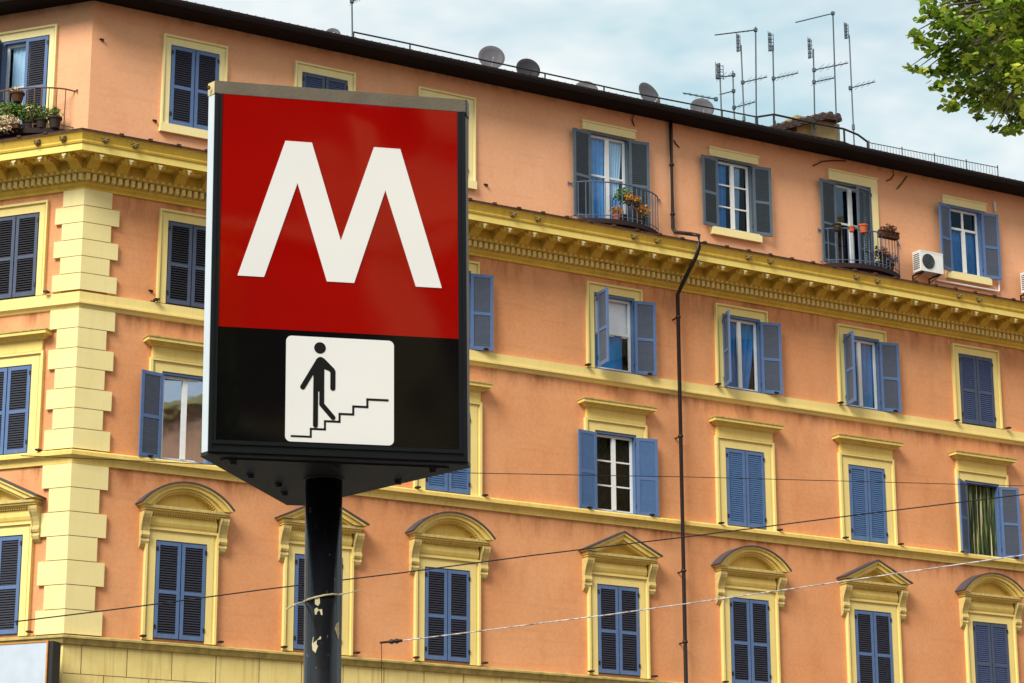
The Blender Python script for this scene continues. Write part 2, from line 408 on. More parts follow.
# modillion brackets (sub-parts)
md = MB()
wd = .13
prof2 = [(.29, 17.955), (.86, 17.955), (.86, 17.89), (.80, 17.83), (.72, 17.84), (.62, 17.87), (.52, 17.86), (.44, 17.80), (.36, 17.75), (.29, 17.74)]
md.prism([(-wd, -o, z) for o, z in prof2], (2 * wd, 0, 0), 0)
md.box(-wd - .03, wd + .03, -.88, -.30, 17.925, 17.957, 0)
md.prism([(-.05, -.865, 17.925), (.05, -.865, 17.925), (.055, -.875, 17.90), (.02, -.875, 17.86), (-.02, -.875, 17.86), (-.055, -.875, 17.90)], (0, -.03, -.02), 1)
md.prism([(-.035, -.84, 17.85), (.035, -.84, 17.85), (.0, -.86, 17.79)], (0, -.05, 0), 1)
for sx in (-1, 1):      # side volutes
    md.lathe([(.0, 0), (.05, 0), (.05, .02), (0, .02)], (sx * (wd + .01), -.78, 17.88), 8, 0, 'y')
# rosette in the coffer next to each bracket
md.lathe([(.0, 17.90), (.05, 17.905), (.09, 17.93), (.12, 17.955)], (.337, -.58, 0), 8, 0)
md_me = md.data('modillion', [M['cornice'], M['nib']])
for side, s0, sp, L_ in (('R', .02, .674, LR), ('L', -.04, .65, LL)):
    k = 0
    while (s0 if side == 'R' else s0) + sp * k < L_ - .3:
        s = s0 + sp * k; k += 1
        if k == 1 and side == 'L': s = .02
        place(md_me, 'modillion', cornice, FM(side, s, 0))
lm = MB()
for (x, z, r) in ((0, 18.21, .055), (-.05, 18.24, .035), (.05, 18.24, .035), (0, 18.17, .035), (-.04, 18.19, .03), (.04, 18.19, .03)):
    lm.lathe([(0.001, -.05), (r * .7, -.035), (r, 0), (r, .06)], (x, -1.0, z), 8, 0, 'y')
lm_me = lm.data('lion_mask', [M['lion']], True)
for k in range(0, 46):
    if k % 5 in (0, 1): place(lm_me, 'lion_mask', cornice, FM('R', .06 + .674 * k, 0))
for s in (.0, .63, 3.4, 4.05, 6.7, 7.35): place(lm_me, 'lion_mask', cornice, FM('L', s, 0))

# quoins
qb = MB()
def quoin_run(z0, z1, pattern):
    h = (z1 - z0) / len(pattern)
    for i, wide in enumerate(pattern):          # from the top downwards
        a_ = z1 - (i + 1) * h + .008; b_ = z1 - i * h - .008; wr = .79 if wide else .61; wl = .66 if wide else .48; o = .075
        base = [dL * wl + nL * (-.01), dL * wl + nL * o, mit(o), dR * wr + nR * o, dR * wr + nR * (-.01), mit(-.01)]
        qb.prism([(p.x, p.y, a_ + CAMZ) for p in base], (0, 0, b_ - a_), 0)
quoin_run(15.10, 17.38, [0, 1, 0, 1, 0, 1])
quoin_run(11.62, 14.70, [1, 0, 1, 0, 1, 0, 1])
quoin_run(7.70, 11.30, [1, 0, 1, 0, 1, 0, 1])
# joint backing
for z0, z1 in ((15.1, 17.38), (11.62, 14.7), (7.7, 11.3)):
    base = [dL * .46 + nL * -.01, dL * .46 + nL * .045, mit(.045), dR * .59 + nR * .045, dR * .59 + nR * -.01, mit(-.01)]
    qb.prism([(p.x, p.y, z0 + CAMZ) for p in base], (0, 0, z1 - z0), 1)
qb.build('quoins', [M['quoin'], M['joint']], bld)

# eave, gutter and roof
ev = MB(); sweep(ev, [(0, 21.80), (.62, 21.80), (.62, 21.78), (.66, 21.74), (.74, 21.76), (.77, 21.84), (.77, 21.90), (.70, 21.90), (.60, 21.93)], 0)
roof = MB()
ins = 7.0; zt = 22.9
E_ = .72
pts_e = [dL * LL + nL * E_, mit(E_), dR * LR + nR * E_, back[0], back[1]]
pts_t = [dL * LL - nL * ins, mit(-ins), dR * LR - nR * ins, back[0] + Vector((-1, -3, 0)) * 0, back[1]]
zz = 21.93 + CAMZ
for i in range(2):
    a_, b_, c_, d_ = pts_e[i], pts_e[i + 1], pts_t[i + 1], pts_t[i]
    roof.quad((a_.x, a_.y, zz), (b_.x, b_.y, zz), (c_.x, c_.y, zt + CAMZ), (d_.x, d_.y, zt + CAMZ))
roof.poly([(p.x, p.y, zt + CAMZ) for p in (pts_t[0], pts_t[1], pts_t[2], back[0], back[1])])
# round tile ends along the eave
for side, L_ in (('R', LR), ('L', LL)):
    s = 0.0
    while s < L_:
        P0 = fp(side, s, .775, 21.895) - C; P1 = fp(side, s, .2, 21.97) - C
        roof.tube([P0, P1], .026, 5); s += .21
rf = roof.build('roof', M['tile'], bld)
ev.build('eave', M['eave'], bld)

# ------------------------------------------------------------------ windows
SH = {}
def leaf_mesh(w, h, style, rails=1):
    """one shutter leaf, hinge at x=0, spreading to +x, front face towards -y; style -> materials and slat tilt"""
    key = (round(w, 3), round(h, 3), style, rails)
    if key in SH: return SH[key]
    fm, sm, tilt = {'dark': ('blue', 'shadeslat', 52), 'blue': ('blue', 'blueslat', 68), 'grey': ('bluegrey', 'greyslat', 55),
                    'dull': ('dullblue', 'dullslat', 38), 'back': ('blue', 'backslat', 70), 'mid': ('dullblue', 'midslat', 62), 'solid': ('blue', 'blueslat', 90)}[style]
    mb = MB(); st = .074; t = .042
    mb.box(0, st, -t / 2, t / 2, 0, h); mb.box(w - st, w, -t / 2, t / 2, 0, h)
    bars = [0.0, h * .46, h - .075] if rails == 1 else [0.0, h * .22, h * .46, h - .075]
    bh = [.09, .075, .075] if rails == 1 else [.09, .06, .06, .075]
    if style == 'blue' and rails == 1: bars = [0, h - .075]; bh = [.09, .075]
    for z, b_ in zip(bars, bh): mb.box(st, w - st, -t / 2 + .003, t / 2 - .003, z, z + b_)
    if style == 'solid':
        for i in range(len(bars) - 1): mb.box(st, w - st, -.010, .010, bars[i] + bh[i], bars[i + 1], 1)
    for i in range(len(bars) - 1) if style != 'solid' else ():
        z0 = bars[i] + bh[i]; z1 = bars[i + 1]; n = max(2, int((z1 - z0) / .052)); p = (z1 - z0) / n
        a_ = R(tilt); dy = .026 * math.cos(a_); dz = .026 * math.sin(a_) + .004
        for k in range(n):
            zc = z0 + (k + .5) * p; th = .004
            mb.hexa([(st, -dy, zc - dz - th), (w - st, -dy, zc - dz - th), (w - st, dy, zc + dz - th), (st, dy, zc + dz - th),
                     (st, -dy, zc - dz + th), (w - st, -dy, zc - dz + th), (w - st, dy, zc + dz + th), (st, dy, zc + dz + th)], 1)
    # strap hinges and a bolt
    for z in (.18, h - .2): mb.box(-.012, .03, -t / 2 - .012, -t / 2, z, z + .09, 2)
    SH[key] = mb.data('shutter', [M[fm], M[sm], M['iron']]); return SH[key]
M['backslat'] = paint('sunbleached_slat_paint', (.11, .135, .19), (.08, .10, .145), .5, 6, .6)
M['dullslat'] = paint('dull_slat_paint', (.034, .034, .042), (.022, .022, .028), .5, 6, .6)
M['midslat'] = paint('dusty_blue_slat_paint', (.062, .085, .18), (.045, .062, .135), .5, 6, .6)

def casing(mb, x0, x1, z0, z1, ml, mt_, pr=.07, bottom=0, mi=0):
    """stepped architrave round an opening (x0..x1, z0..z1); outer margins ml (sides) and mt_ (top)"""
    def ringbox(a0, a1, o, t0, t1):   # nested frame: side margin a0..a1 , top margins t0..t1
        mb.box(x0 - a1, x0 - a0, -o, .0, z0 - bottom, z1 + t1, mi); mb.box(x1 + a0, x1 + a1, -o, .0, z0 - bottom, z1 + t1, mi)
        mb.box(x0 - a0, x1 + a0, -o, .0, z1 + t0, z1 + t1, mi)
    ringbox(0.0, ml * .60, pr * .7, 0.0, mt_ * .60)
    ringbox(ml * .60, ml * .80, pr * .55, mt_ * .60, mt_ * .80)
    ringbox(ml * .80, ml, pr * 1.2, mt_ * .80, mt_)
def recess(mb, x0, x1, z0, z1, mi, depth=.28, room=1.1, mr=2):
    mb.quad((x0, 0, z0), (x0, depth, z0), (x0, depth, z1), (x0, 0, z1), mi); mb.quad((x1, 0, z0), (x1, depth, z0), (x1, depth, z1), (x1, 0, z1), mi)
    mb.quad((x0, 0, z1), (x1, 0, z1), (x1, depth, z1), (x0, depth, z1), mi); mb.quad((x0, 0, z0), (x1, 0, z0), (x1, depth, z0), (x0, depth, z0), mi)
    a, b_, c_, d_ = x0 - .3, x1 + .3, z0 - .1, z1 + .1
    mb.quad((a, room, c_), (b_, room, c_), (b_, room, d_), (a, room, d_), mr)
    mb.quad((a, depth, c_), (a, room, c_), (a, room, d_), (a, depth, d_), mr); mb.quad((b_, depth, c_), (b_, room, c_), (b_, room, d_), (b_, depth, d_), mr)
    mb.quad((a, depth, d_), (b_, depth, d_), (b_, room, d_), (a, room, d_), mr); mb.quad((a, depth, c_), (b_, depth, c_), (b_, room, c_), (a, room, c_), mr)

def sash(kind, w, h):
    """white window joinery centred on x=0"""
    mb = MB(); y0, y1 = .075, .125; t = .06; hw = w / 2
    for s in (-1, 1): mb.box(min(s * hw, s * (hw - t)), max(s * hw, s * (hw - t)), y0, y1, 0, h)
    mb.box(-hw + t, hw - t, y0, y1, 0, t); mb.box(-hw + t, hw - t, y0, y1, h - t, h)
    if kind != 'blind': mb.box(-.055, .055, y0 - .015, y1, t, h - t if kind != 'transom' else h * .68)
    if kind == 'grid':
        for z in (h * .34, h * .66): mb.box(-hw + t, hw - t, y0 + .005, y1 - .005, z - .018, z + .018)
    if kind == 'door': mb.box(-hw + t, hw - t, y0 + .005, y1 - .005, h * .52, h * .52 + .05)
    if kind == 'transom': mb.box(-hw + t, hw - t, y0 - .01, y1, h * .68, h * .68 + .06)
    if kind == 'transom': mb.box(-.03, .03, y0, y1, h * .68 + .06, h - t)
    if kind == 'blind': mb.box(-hw + t, hw - t, y0, y1, h * .50, h * .50 + .05)
    return mb
def curtain(w, h, x0, x1, z0, z1, waves, amp=.03, y=.175, gather=0):
    mb = MB(); n = 48; rows_ = 6; base = len(mb.v)
    for j in range(rows_ + 1):
        tz = j / rows_
        for i in range(n + 1):
            u = i / n; g_ = 1 - gather * (1 - tz) ** 1.5
            x = x0 + (x1 - x0) * u * g_; mb.v.append((x, y + amp * math.sin(u * waves * 2 * math.pi + .6 * math.sin(tz * 3)), z0 + (z1 - z0) * tz))
    for j in range(rows_):
        for i in range(n): a = base + j * (n + 1) + i; mb.f.append((a, a + 1, a + n + 2, a + n + 1)); mb.m.append(0)
    return mb

ped_cache = {}
def pediment_mesh(kind):
    if kind in ped_cache: return ped_cache[kind]
    mb = MB(); hw = 1.10
    # origin: opening bottom centre of row-2 windows (opening height 2.10)
    zc = 2.10
    # horizontal cornice under the pediment
    mb.box(-.98, .98, -.17, 0, zc + .56, zc + .60); mb.box(-1.02, 1.02, -.24, 0, zc + .60, zc + .64, 0)
    mb.box(-1.05, 1.05, -.28, 0, zc + .64, zc + .70, 2)
    # tympanum
    N_ = 18
    def rake(t):       # t 0..1 across, returns x,z of outer line
        x = -1.14 + 2.28 * t
        if kind == 'tri': return x, zc + .72 + .50 * (1 - abs(2 * t - 1))
        r_ = (1.14 ** 2 + .52 ** 2) / (2 * .52); return x, zc + .70 + math.sqrt(max(0, r_ * r_ - x * x)) - (r_ - .52)
    ts = [0, .5, 1] if kind == 'tri' else [i / N_ for i in range(N_ + 1)]
    outer = [rake(t) for t in ts]
    def inset(k, dz):   # scaled inner lines
        return [(x * k, (z - (zc + .70)) * k + zc + .70 + dz) for x, z in outer]
    def shell(lo, hi, o, mi=0, mtop=None):   # solid between two curves with projection o
        for i in range(len(lo) - 1):
            a, b_, c_, d_ = lo[i], lo[i + 1], hi[i + 1], hi[i]
            mb.quad((a[0], -o, a[1]), (b_[0], -o, b_[1]), (c_[0], -o, c_[1]), (d_[0], -o, d_[1]), mi)
            mb.quad((a[0], 0, a[1]), (b_[0], 0, b_[1]), (b_[0], -o, b_[1]), (a[0], -o, a[1]), mi)
            mb.quad((d_[0], 0, d_[1]), (c_[0], 0, c_[1]), (c_[0], -o, c_[1]), (d_[0], -o, d_[1]), mi if mtop is None else mtop)
        for e in (0, -1): mb.quad((lo[e][0], 0, lo[e][1]), (lo[e][0], -o, lo[e][1]), (hi[e][0], -o, hi[e][1]), (hi[e][0], 0, hi[e][1]), mi)
    kk = (.94, .80, .70) if kind == 'arc' else (.90, .70, .60)
    shell(inset(kk[0], -.0), outer, .36, 0, 1)
    shell(inset(kk[1], -.0), inset(kk[0], -.0), .31)
    shell(inset(kk[2], -.0), inset(kk[1], -.0), .25)
    # lead capping, a thin sheet over the top
    shell([(x, z + .002) for x, z in outer], [(x * 1.02, z + .035) for x, z in outer], .385, 1, 1)
    # dentil row under the rake
    if kind == 'arc':
        for i in range(1, 2 * N_):
            t = i / (2 * N_); x, z = rake(t); x, z = x * .69, (z - (zc + .70)) * .69 + zc + .70 - .012
            mb.box(x - .014, x + .014, -.22, 0, z - .02, z + .012)
    ty = [(x * .74, (z - (zc + .70)) * .74 + zc + .70) for x, z in outer]
    mb.poly([(x, -.03, z) for x, z in ty])
    # dentils under the horizontal cornice
    x = -.80
    while x < .82: mb.box(x, x + .03, -.15, -.06, zc + .52, zc + .56); x += .06
    # pulvinated frieze
    fr = [(.06, .26), (.10, .30), (.125, .37), (.12, .44), (.09, .51), (.07, .56)]
    for i in range(len(fr) - 1):
        o0, z0 = fr[i]; o1, z1 = fr[i + 1]
        mb.quad((-.84, -o0, zc + z0), (.84, -o0, zc + z0), (.84, -o1, zc + z1), (-.84, -o1, zc + z1))
    mb.box(-.84, .84, -.05, 0, zc + .26, zc + .56)
    for sx in (-.84, .84): mb.poly([(sx, -o, zc + z) for o, z in fr] + [(sx, 0, zc + .56), (sx, 0, zc + .26)])
    ped_cache[kind] = mb.data('pediment', [M['trim'], M['lead'], M['corbel']]); return ped_cache[kind]
cb = MB()
pr_ = [(0, 0), (.30, 0), (.30, -.06), (.27, -.13), (.20, -.22), (.15, -.32), (.13, -.40), (.15, -.44), (.17, -.49), (.15, -.54), (.12, -.56), (.14, -.62), (.11, -.69), (.05, -.74), (0, -.76)]
cb.prism([(-.085, -o * .85, z) for o, z in pr_], (.17, 0, 0))
for dx in (-.085, .06): cb.prism([(dx - .012 if dx < 0 else dx + .012, -o * .85 - .012, z) for o, z in pr_[1:12]] + [(dx, -.05, -.60), (dx, -.05, 0)], (.025, 0, 0))
corbel_me = cb.data('corbel', [M['corbel']])
hd = MB(); zc = 1.95
hd.box(-.89, .89, -.085, 0, zc + .27, zc + .50)
for o, z0, z1, w_ in ((.10, .50, .53, .90), (.16, .53, .56, .96), (.20, .56, .585, 1.0), (.24, .585, .60, 1.04), (.29, .60, .67, 1.09)): hd.box(-w_, w_, -o, 0, zc + z0, zc + z1)
hd.box(-1.11, 1.11, -.31, 0, zc + .67, zc + .70, 1)
hd.box(-.87, .87, -.10, 0, zc + .265, zc + .295)
hood_me = hd.data('hood', [M['trim'], M['weather']])

def window(side, ci, row, pane='glass', trim='trim', style='dark', leaves=None, joinery=None, cur=None, rails=1, ped=None, frame_top=True, blue='blue'):
    x0, x1, z0, z1 = opening_of(side, ci, row); c = (x0 + x1) / 2; w = x1 - x0; h = z1 - z0; hw = w / 2
    mt = FM(side, c, z0); mb = MB()
    if row == 5:
        balc = h > 2
        if trim == 'full': casing(mb, -hw, hw, 0, h, .19, .22, .07)
        if trim == 'full' and not balc: mb.box(-hw - .21, hw + .21, -.10, 0, -.2, -.0)
        if trim == 'right':
            mb.box(hw, hw + .22, -.07, 0, 0, h + .25); mb.box(-hw - .18, hw, -.07, 0, h, h + .25); mb.box(-hw - .19, hw + .24, -.10, 0, h + .25, h + .29)
        if trim == 'topsill':
            mb.box(-hw - .20, hw + .20, -.06, 0, h, h + .19); mb.box(-hw - .22, hw + .22, -.085, 0, h + .19, h + .235)
            if not balc: mb.box(-hw - .21, hw + .21, -.11, 0, -.2, -.0)
    elif row == 4: casing(mb, -hw, hw, 0, h, .21, .24, .08)
    elif row == 3: casing(mb, -hw, hw, 0, h, .29, .27, .08, .02)
    else: casing(mb, -hw, hw, 0, h, .25, .26, .085, .04)
    # little hold-back hooks at the jamb feet
    if row != 5:
        for sx in (-hw - .30, hw + .28): mb.box(sx, sx + .10, -.22, -.08, .0, .035, 3); 
    recess(mb, -hw, hw, 0, h, 1)
    win = mb.build('window', [M['cream'] if row == 5 else M['band'], M['cream'], M['inside'], M['iron']], bld, mat=mt)
    # blue fixed frame
    fm = MB(); t = .045
    for s in (-1, 1): fm.box(min(s * hw, s * (hw - t)), max(s * hw, s * (hw - t)), -.03, .12, .001, h - .001)
    fm.box(-hw + t, hw - t, -.03, .12, h - .06, h - .001); fm.box(-hw + t, hw - t, .0, .12, .001, .03)
    fm.build('frame', M[blue], win)
    leaves = leaves or ('closed', 'closed')
    lw = hw - .012
    for k, lf in enumerate(leaves):
        if lf is None: continue
        lo = .065
        if isinstance(lf, tuple): lf, lo = lf
        ang = 0 if lf == 'closed' else lf
        me = leaf_mesh(lw - .02, h - .05, style, rails)
        if k == 0: M_ = Matrix.Translation((-hw + .02, -.045 if lf == 'closed' else -lo, .02 if lf == 'closed' else -.015)) @ Matrix.Rotation(R(-ang), 4, 'Z')
        else: M_ = Matrix.Translation((hw - .02, -.045 if lf == 'closed' else -lo, .02 if lf == 'closed' else -.015)) @ Matrix.Rotation(R(ang), 4, 'Z') @ Matrix.Diagonal((-1, 1, 1, 1))
        place(me, 'shutter', win, M_)
    if joinery:
        jw = w - .10; s_ = sash(joinery, jw, h - .08).build('sash', M['white'], win, loc=(0, 0, .02))
        gl = MB(); gl.quad((-jw / 2 + .05, .105, .06), (jw / 2 - .05, .105, .06), (jw / 2 - .05, .105, h - .1), (-jw / 2 + .05, .105, h - .1)); gl.build('pane', M[pane], win, rot=(0, 0, R(-6)) if pane == 'mirror' else None)
    for (kind, a, b_, c0, c1, wv, amp, ga) in (cur or []):
        curtain(w, h, a * hw, b_ * hw, c0 * h, c1 * h, wv, amp, gather=ga).build('curtain', M[kind], win, smooth=True)
    if row == 2 and ped:
        place(pediment_mesh(ped), 'pediment', win, Matrix.Diagonal((.925, 1, 1, 1)))
        for sx in (-.87, .91): place(corbel_me, 'corbel', win, Matrix.Translation((sx, 0, 2.10 + .56)))
    if row == 3: place(hood_me, 'hood', win, Matrix.Diagonal((.94, 1, 1, 1)))
    return win

# ground-row names: row 2 is the pedimented floor, row 5 the attic
for ci in range(8):
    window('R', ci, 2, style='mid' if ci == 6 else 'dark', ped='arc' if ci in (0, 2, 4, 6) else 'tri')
window('R', 0, 3, pane='mirror', style='back', leaves=(168, 172), joinery='plain', cur=[('curtain_white', -1, 1, 0, 1, 9, .02, 0)])
window('R', 1, 3, style='blue'); window('R', 2, 3, style='blue')
window('R', 3, 3, style='solid', leaves=(172, 170), joinery='grid', cur=[('green_mirrored', -1, 1, 0, 1, 5, .04, 0)])  # the curtain sheet here carries the pane's foliage reflection in its colour
window('R', 4, 3, style='blue'); window('R', 5, 3, style='blue')
window('R', 6, 3, style='back', leaves=(150, 165), joinery=None, cur=[('curtain_green', -1, 1, 0, 1, 8, .05, 0)])
window('R', 7, 3, style='blue')
window('R', 0, 4, style='dull', rails=1, blue='dullblue'); window('R', 1, 4, style='dull')
window('R', 2, 4, style='back', leaves=(165, 168), joinery='plain', cur=[('curtain_deep', -1, 1, 0, 1, 6, .03, 0)])
window('R', 3, 4, style='back', leaves=((97, .20), 168), joinery='blind', cur=[('blind', -1, 1, .48, 1, 1, .002, 0), ('curtain_deep', -1, .6, 0, .5, 2, .02, 0)])
window('R', 4, 4, style='back', leaves=(110, 166), joinery='plain', cur=[('curtain_deep', -1, 1, 0, 1, 6, .03, .25)])
window('R', 5, 4, style='back', leaves=(104, 168), joinery='plain', cur=[('curtain_deep', -1, 1, 0, 1, 5, .03, .1)])
window('R', 6, 4, style='mid'); window('R', 7, 4, style='back')
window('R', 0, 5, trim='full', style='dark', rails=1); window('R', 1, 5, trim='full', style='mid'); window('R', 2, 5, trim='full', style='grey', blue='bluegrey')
window('R', 3, 5, trim='topsill', style='grey', leaves=(172, 170), joinery='door', cur=[('curtain_blue', -1, -.05, 0, 1, 4, .03, 0), ('curtain_white', .05, .85, .3, 1, 6, .03, .3), ('curtain_blue', .05, 1, 0, .35, 4, .03, 0)], blue='bluegrey')
window('R', 4, 5, trim='topsill', style='grey', leaves=(172, 170), joinery='grid', cur=[('curtain_blue', -1, -.2, 0, 1, 4, .03, .1), ('curtain_white', .05, .55, 0, 1, 5, .03, .3)], blue='bluegrey')
window('R', 5, 5, trim='right', style='grey', leaves=(171, 12), joinery='door', rails=2, blue='bluegrey')
window('R', 6, 5, trim='topsill', style='back', leaves=(163, 170), joinery='transom', cur=[('curtain_blue', -1, 1, 0, .68, 6, .03, 0)])
window('R', 7, 5, trim='full', style='grey')
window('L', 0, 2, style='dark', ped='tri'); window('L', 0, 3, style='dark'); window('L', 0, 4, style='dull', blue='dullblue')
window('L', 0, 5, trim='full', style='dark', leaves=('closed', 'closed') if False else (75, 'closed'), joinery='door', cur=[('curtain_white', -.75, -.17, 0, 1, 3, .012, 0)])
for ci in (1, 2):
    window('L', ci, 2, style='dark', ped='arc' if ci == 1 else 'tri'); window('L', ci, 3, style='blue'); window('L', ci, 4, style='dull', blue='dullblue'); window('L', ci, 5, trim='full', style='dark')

# ------------------------------------------------------------------ drainpipe
dp = MB()
dp.tube([fp('R', 15.28, .10, 21.80) - C, fp('R', 15.28, .10, 21.5) - C, fp('R', 15.28, .10, 18.95) - C, fp('R', 15.31, .16, 18.84) - C, fp('R', 15.34, .85, 18.60) - C,
         fp('R', 15.36, 1.10, 18.50) - C, fp('R', 15.36, 1.11, 18.22) - C, fp('R', 15.34, 1.0, 18.0) - C, fp('R', 15.30, .45, 17.45) - C, fp('R', 15.28, .24, 17.2) - C, fp('R', 15.28, .24, 7.6) - C, fp('R', 15.28, .24, 0.3 - CAMZ) - C], .050, 10)
for z in (20.6, 19.3): dp.tube([fp('R', 15.28, .10, z) - C, fp('R', 15.28, .10, z + .05) - C], .064, 10)
for z in (16.6, 13.6, 10.3, 8.6): dp.tube([fp('R', 15.28, .24, z) - C, fp('R', 15.28, .24, z + .05) - C], .066, 10); fbox(dp, 'R', 15.28, .03, 0, .22, z, z + .03)
dp.build('drainpipe', M['pipe'], bld, smooth=True)

# ------------------------------------------------------------------ balconies
def balcony(side, s0, s1, zs_, rail_mat, bow=.60, zr=.94, bars=17):
    c = (s0 + s1) / 2; hwid = (s1 - s0) / 2; mt = FM(side, c, zs_)
    def P(t, k=1.0, z=0):                       # t 0..1 along the bow
        x = -hwid + 2 * hwid * t; y = -bow * k * (math.sin(math.pi * t) ** .55 if 0 < t < 1 else 0); return (x, y, z)
    T = [i / 28 for i in range(29)]
    sl = MB(); sl.prism([P(t, 1.06, -.12) for t in T], (0, 0, .12)); sl.prism([(p[0] * .93, p[1], p[2]) for p in [P(t, .9, -.19) for t in T]], (0, 0, .07))
    slab = sl.build('balcony', M['slab'], bld, mat=mt)
    rl = MB()
    pts = [(-hwid - .02, .0, zr)] + [P(t, 1, zr) for t in T[1:-1]] + [(hwid + .02, .0, zr)]
    rl.tube(pts, .018, 6); rl.tube([(p[0], p[1], .09) for p in pts], .011, 6)
    for i in range(bars):
        t = .04 + .92 * i / (bars - 1); a = P(t, 1, 0); rl.tube([a, (a[0], a[1], zr)], .012, 5)
    for sx in (-1, 1): rl.tube([(sx * (hwid + .02), .0, zr), (sx * (hwid + .08), -.02, zr + .03), (sx * (hwid + .08), -.03, zr - .05)], .014, 6)
    rl.build('railing', M[rail_mat], slab)
    return mt, P
b3, P3 = balcony('R', 12.36, 14.88, 18.72, 'bluerail')
b5, P5 = balcony('R', 19.94, 22.46, 18.76, 'bluerail')
bL, PL = balcony('L', .38, 2.92, 18.76, 'brownrail')

# ------------------------------------------------------------------ plants and pots
def rndn(s): return random.gauss(0, s)
def foliage(mb, c, r, n, size, mi=0, squash=.8):
    for _ in range(n):
        d = Vector((rndn(1), rndn(1), rndn(1))).normalized() * r * random.random() ** .5; d.z *= squash; p = Vector(c) + d
        a = Vector((rndn(1), rndn(1), rndn(1))).normalized(); b_ = a.cross(Vector((rndn(1), rndn(1), rndn(1)))).normalized(); s = size * random.uniform(.6, 1.3)
        mb.quad(p - a * s, p - b_ * s * .5, p + a * s, p + b_ * s * .5, mi)
BW = Matrix.Translation(C)
def pot(mtx, x, y, z, r, h, potm, plants, label, cat='flower pot', hang=False, long=0, group=None):
    """pot with its own soil and plant; plants: list of (material, (dx,dy,dz), radius, count, leafsize)"""
    M_ = BW @ mtx @ Matrix.Translation((x, y, z)); e = bpy.data.objects.new('flower_pot' if not long else 'planter', None); COL.objects.link(e); e.matrix_world = M_
    tag(e, label, cat, group)
    pb = MB()
    if long:
        pb.prism([(-long, -r * .75, 0), (long, -r * .75, 0), (long, r * .75, 0), (-long, r * .75, 0)], (0, 0, h * .9)); pb.box(-long - .01, long + .01, -r * .9, r * .9, h * .9, h)
    else: pb.lathe([(0.001, 0), (r * .68, 0), (r * .92, h * .82), (r * 1.05, h * .82), (r * 1.05, h), (r * .9, h), (r * .85, h * .9), (0.001, h * .9)], (0, 0, 0), 14)
    pb.build('pot', M[potm], e, smooth=False)
    for (mname, dd, rr, n, ls) in plants:
        fb = MB(); foliage(fb, (dd[0], dd[1], h + dd[2]), rr, n, ls); 
        for _ in range(5): fb.tube([(0, 0, h * .85), (dd[0] + rndn(rr * .4), dd[1] + rndn(rr * .4), h + dd[2] + rndn(rr * .2))], .006, 4)
        fb.build('plant', M[mname], e)
    return e
pot(b3, .02, -.36, 0, .13, .22, 'darkpot', [('leafpot', (0, 0, .50), .27, 260, .05)], 'bushy green plant on the bowed balcony left of the drainpipe')
pot(b3, -.22, -.46, .0, .10, .16, 'terracotta', [('flower', (0, 0, .12), .18, 200, .035), ('leafpot', (0, 0, .05), .12, 50, .03)], 'low orange flowers on the left bowed balcony, under the white glazing bar')
pot(b3, .46, -.46, .0, .12, .18, 'darkpot', [('flower', (0, 0, .20), .24, 260, .035), ('leafpot', (.05, 0, .12), .18, 80, .035)], 'taller clump of orange flowers at the right end of the left bowed balcony')
pot(b3, .04, -.60, .42, .08, .12, 'darkpot', [('flower', (0, 0, .08), .13, 120, .03)], 'orange flower basket hooked mid rail below the green plant', 'flower pot')
pot(b3, .26, -.60, .42, .08, .12, 'darkpot', [('flower', (0, 0, .08), .12, 100, .03), ('leafpot', (0, 0, 0), .10, 40, .03)], 'second orange flower basket on the rail, right of the first one', 'flower pot')
pot(b5, -1.02, -.40, .84, .11, .19, 'darkpot', [('leafpot', (0, 0, -.05), .12, 60, .03)], 'dark plant pot on the right balcony rail before the left shutter')
pot(b5, -.64, -.52, .84, .085, .14, 'terracotta', [('leafpot', (0, 0, .0), .05, 20, .02)], 'small red clay pot on the right balcony rail, between dark and bright pots')
pot(b5, -.32, -.60, .84, .12, .22, 'terracotta', [('leafpot', (0, 0, .0), .05, 14, .02)], 'bright orange pot, largest clay pot on the right balcony rail')
pot(b5, .56, -.52, .86, .12, .17, 'rust', [('leafpot', (0, 0, .05), .14, 40, .03), ('rust', (0, 0, .03), .26, 260, .04)], 'long brown trough of withered plants on the right end of the balcony rail', 'planter', long=.30)
pot(b5, .34, -.42, 0, .14, .2, 'darkpot', [('rust', (0, 0, .25), .24, 220, .04), ('leafpot', (.08, 0, .1), .15, 60, .03)], 'tall reddish withered plant on the floor of the right balcony')
pot(b5, .66, -.40, 0, .13, .2, 'darkpot', [('dish', (0, 0, .12), .24, 300, .035)], 'grey green shrub at the right corner of the right balcony floor')
pot(bL, .20, -.58, .62, .15, .22, 'rust', [('cream_flower', (-.05, 0, .05), .12, 60, .03), ('leafpot', (0, 0, -.40), .17, 160, .05)], 'brown pot hooked high on the balcony rail by the blue door')
pot(bL, .46, -.46, 0, .14, .16, 'darkpot', [('leafpot', (0, 0, .22), .30, 360, .05), ('cream_flower', (.1, -.1, .2), .15, 40, .04)], 'bright leafy plant at the middle of the left facade balcony floor')
pot(bL, -.05, -.50, 0, .14, .16, 'darkpot', [('leafpot', (0, 0, .30), .34, 420, .05), ('flower', (0, -.05, .3), .14, 40, .03)], 'bright leafy plant in the left facade balcony corner at the photo edge')
pot(bL, .10, -.72, -.06, .10, .10, 'rust', [('cream_flower', (0, 0, .04), .27, 560, .035)], 'cream blossoming plant spilling over the left facade balcony edge', long=.28, cat='planter')
pot(bL, .74, -.42, 0, .13, .2, 'darkpot', [('leafpot', (0, 0, .14), .22, 190, .04), ('cream_flower', (0, 0, .2), .16, 90, .03)], 'small pale leaved plant on the left facade balcony before the cream jamb')
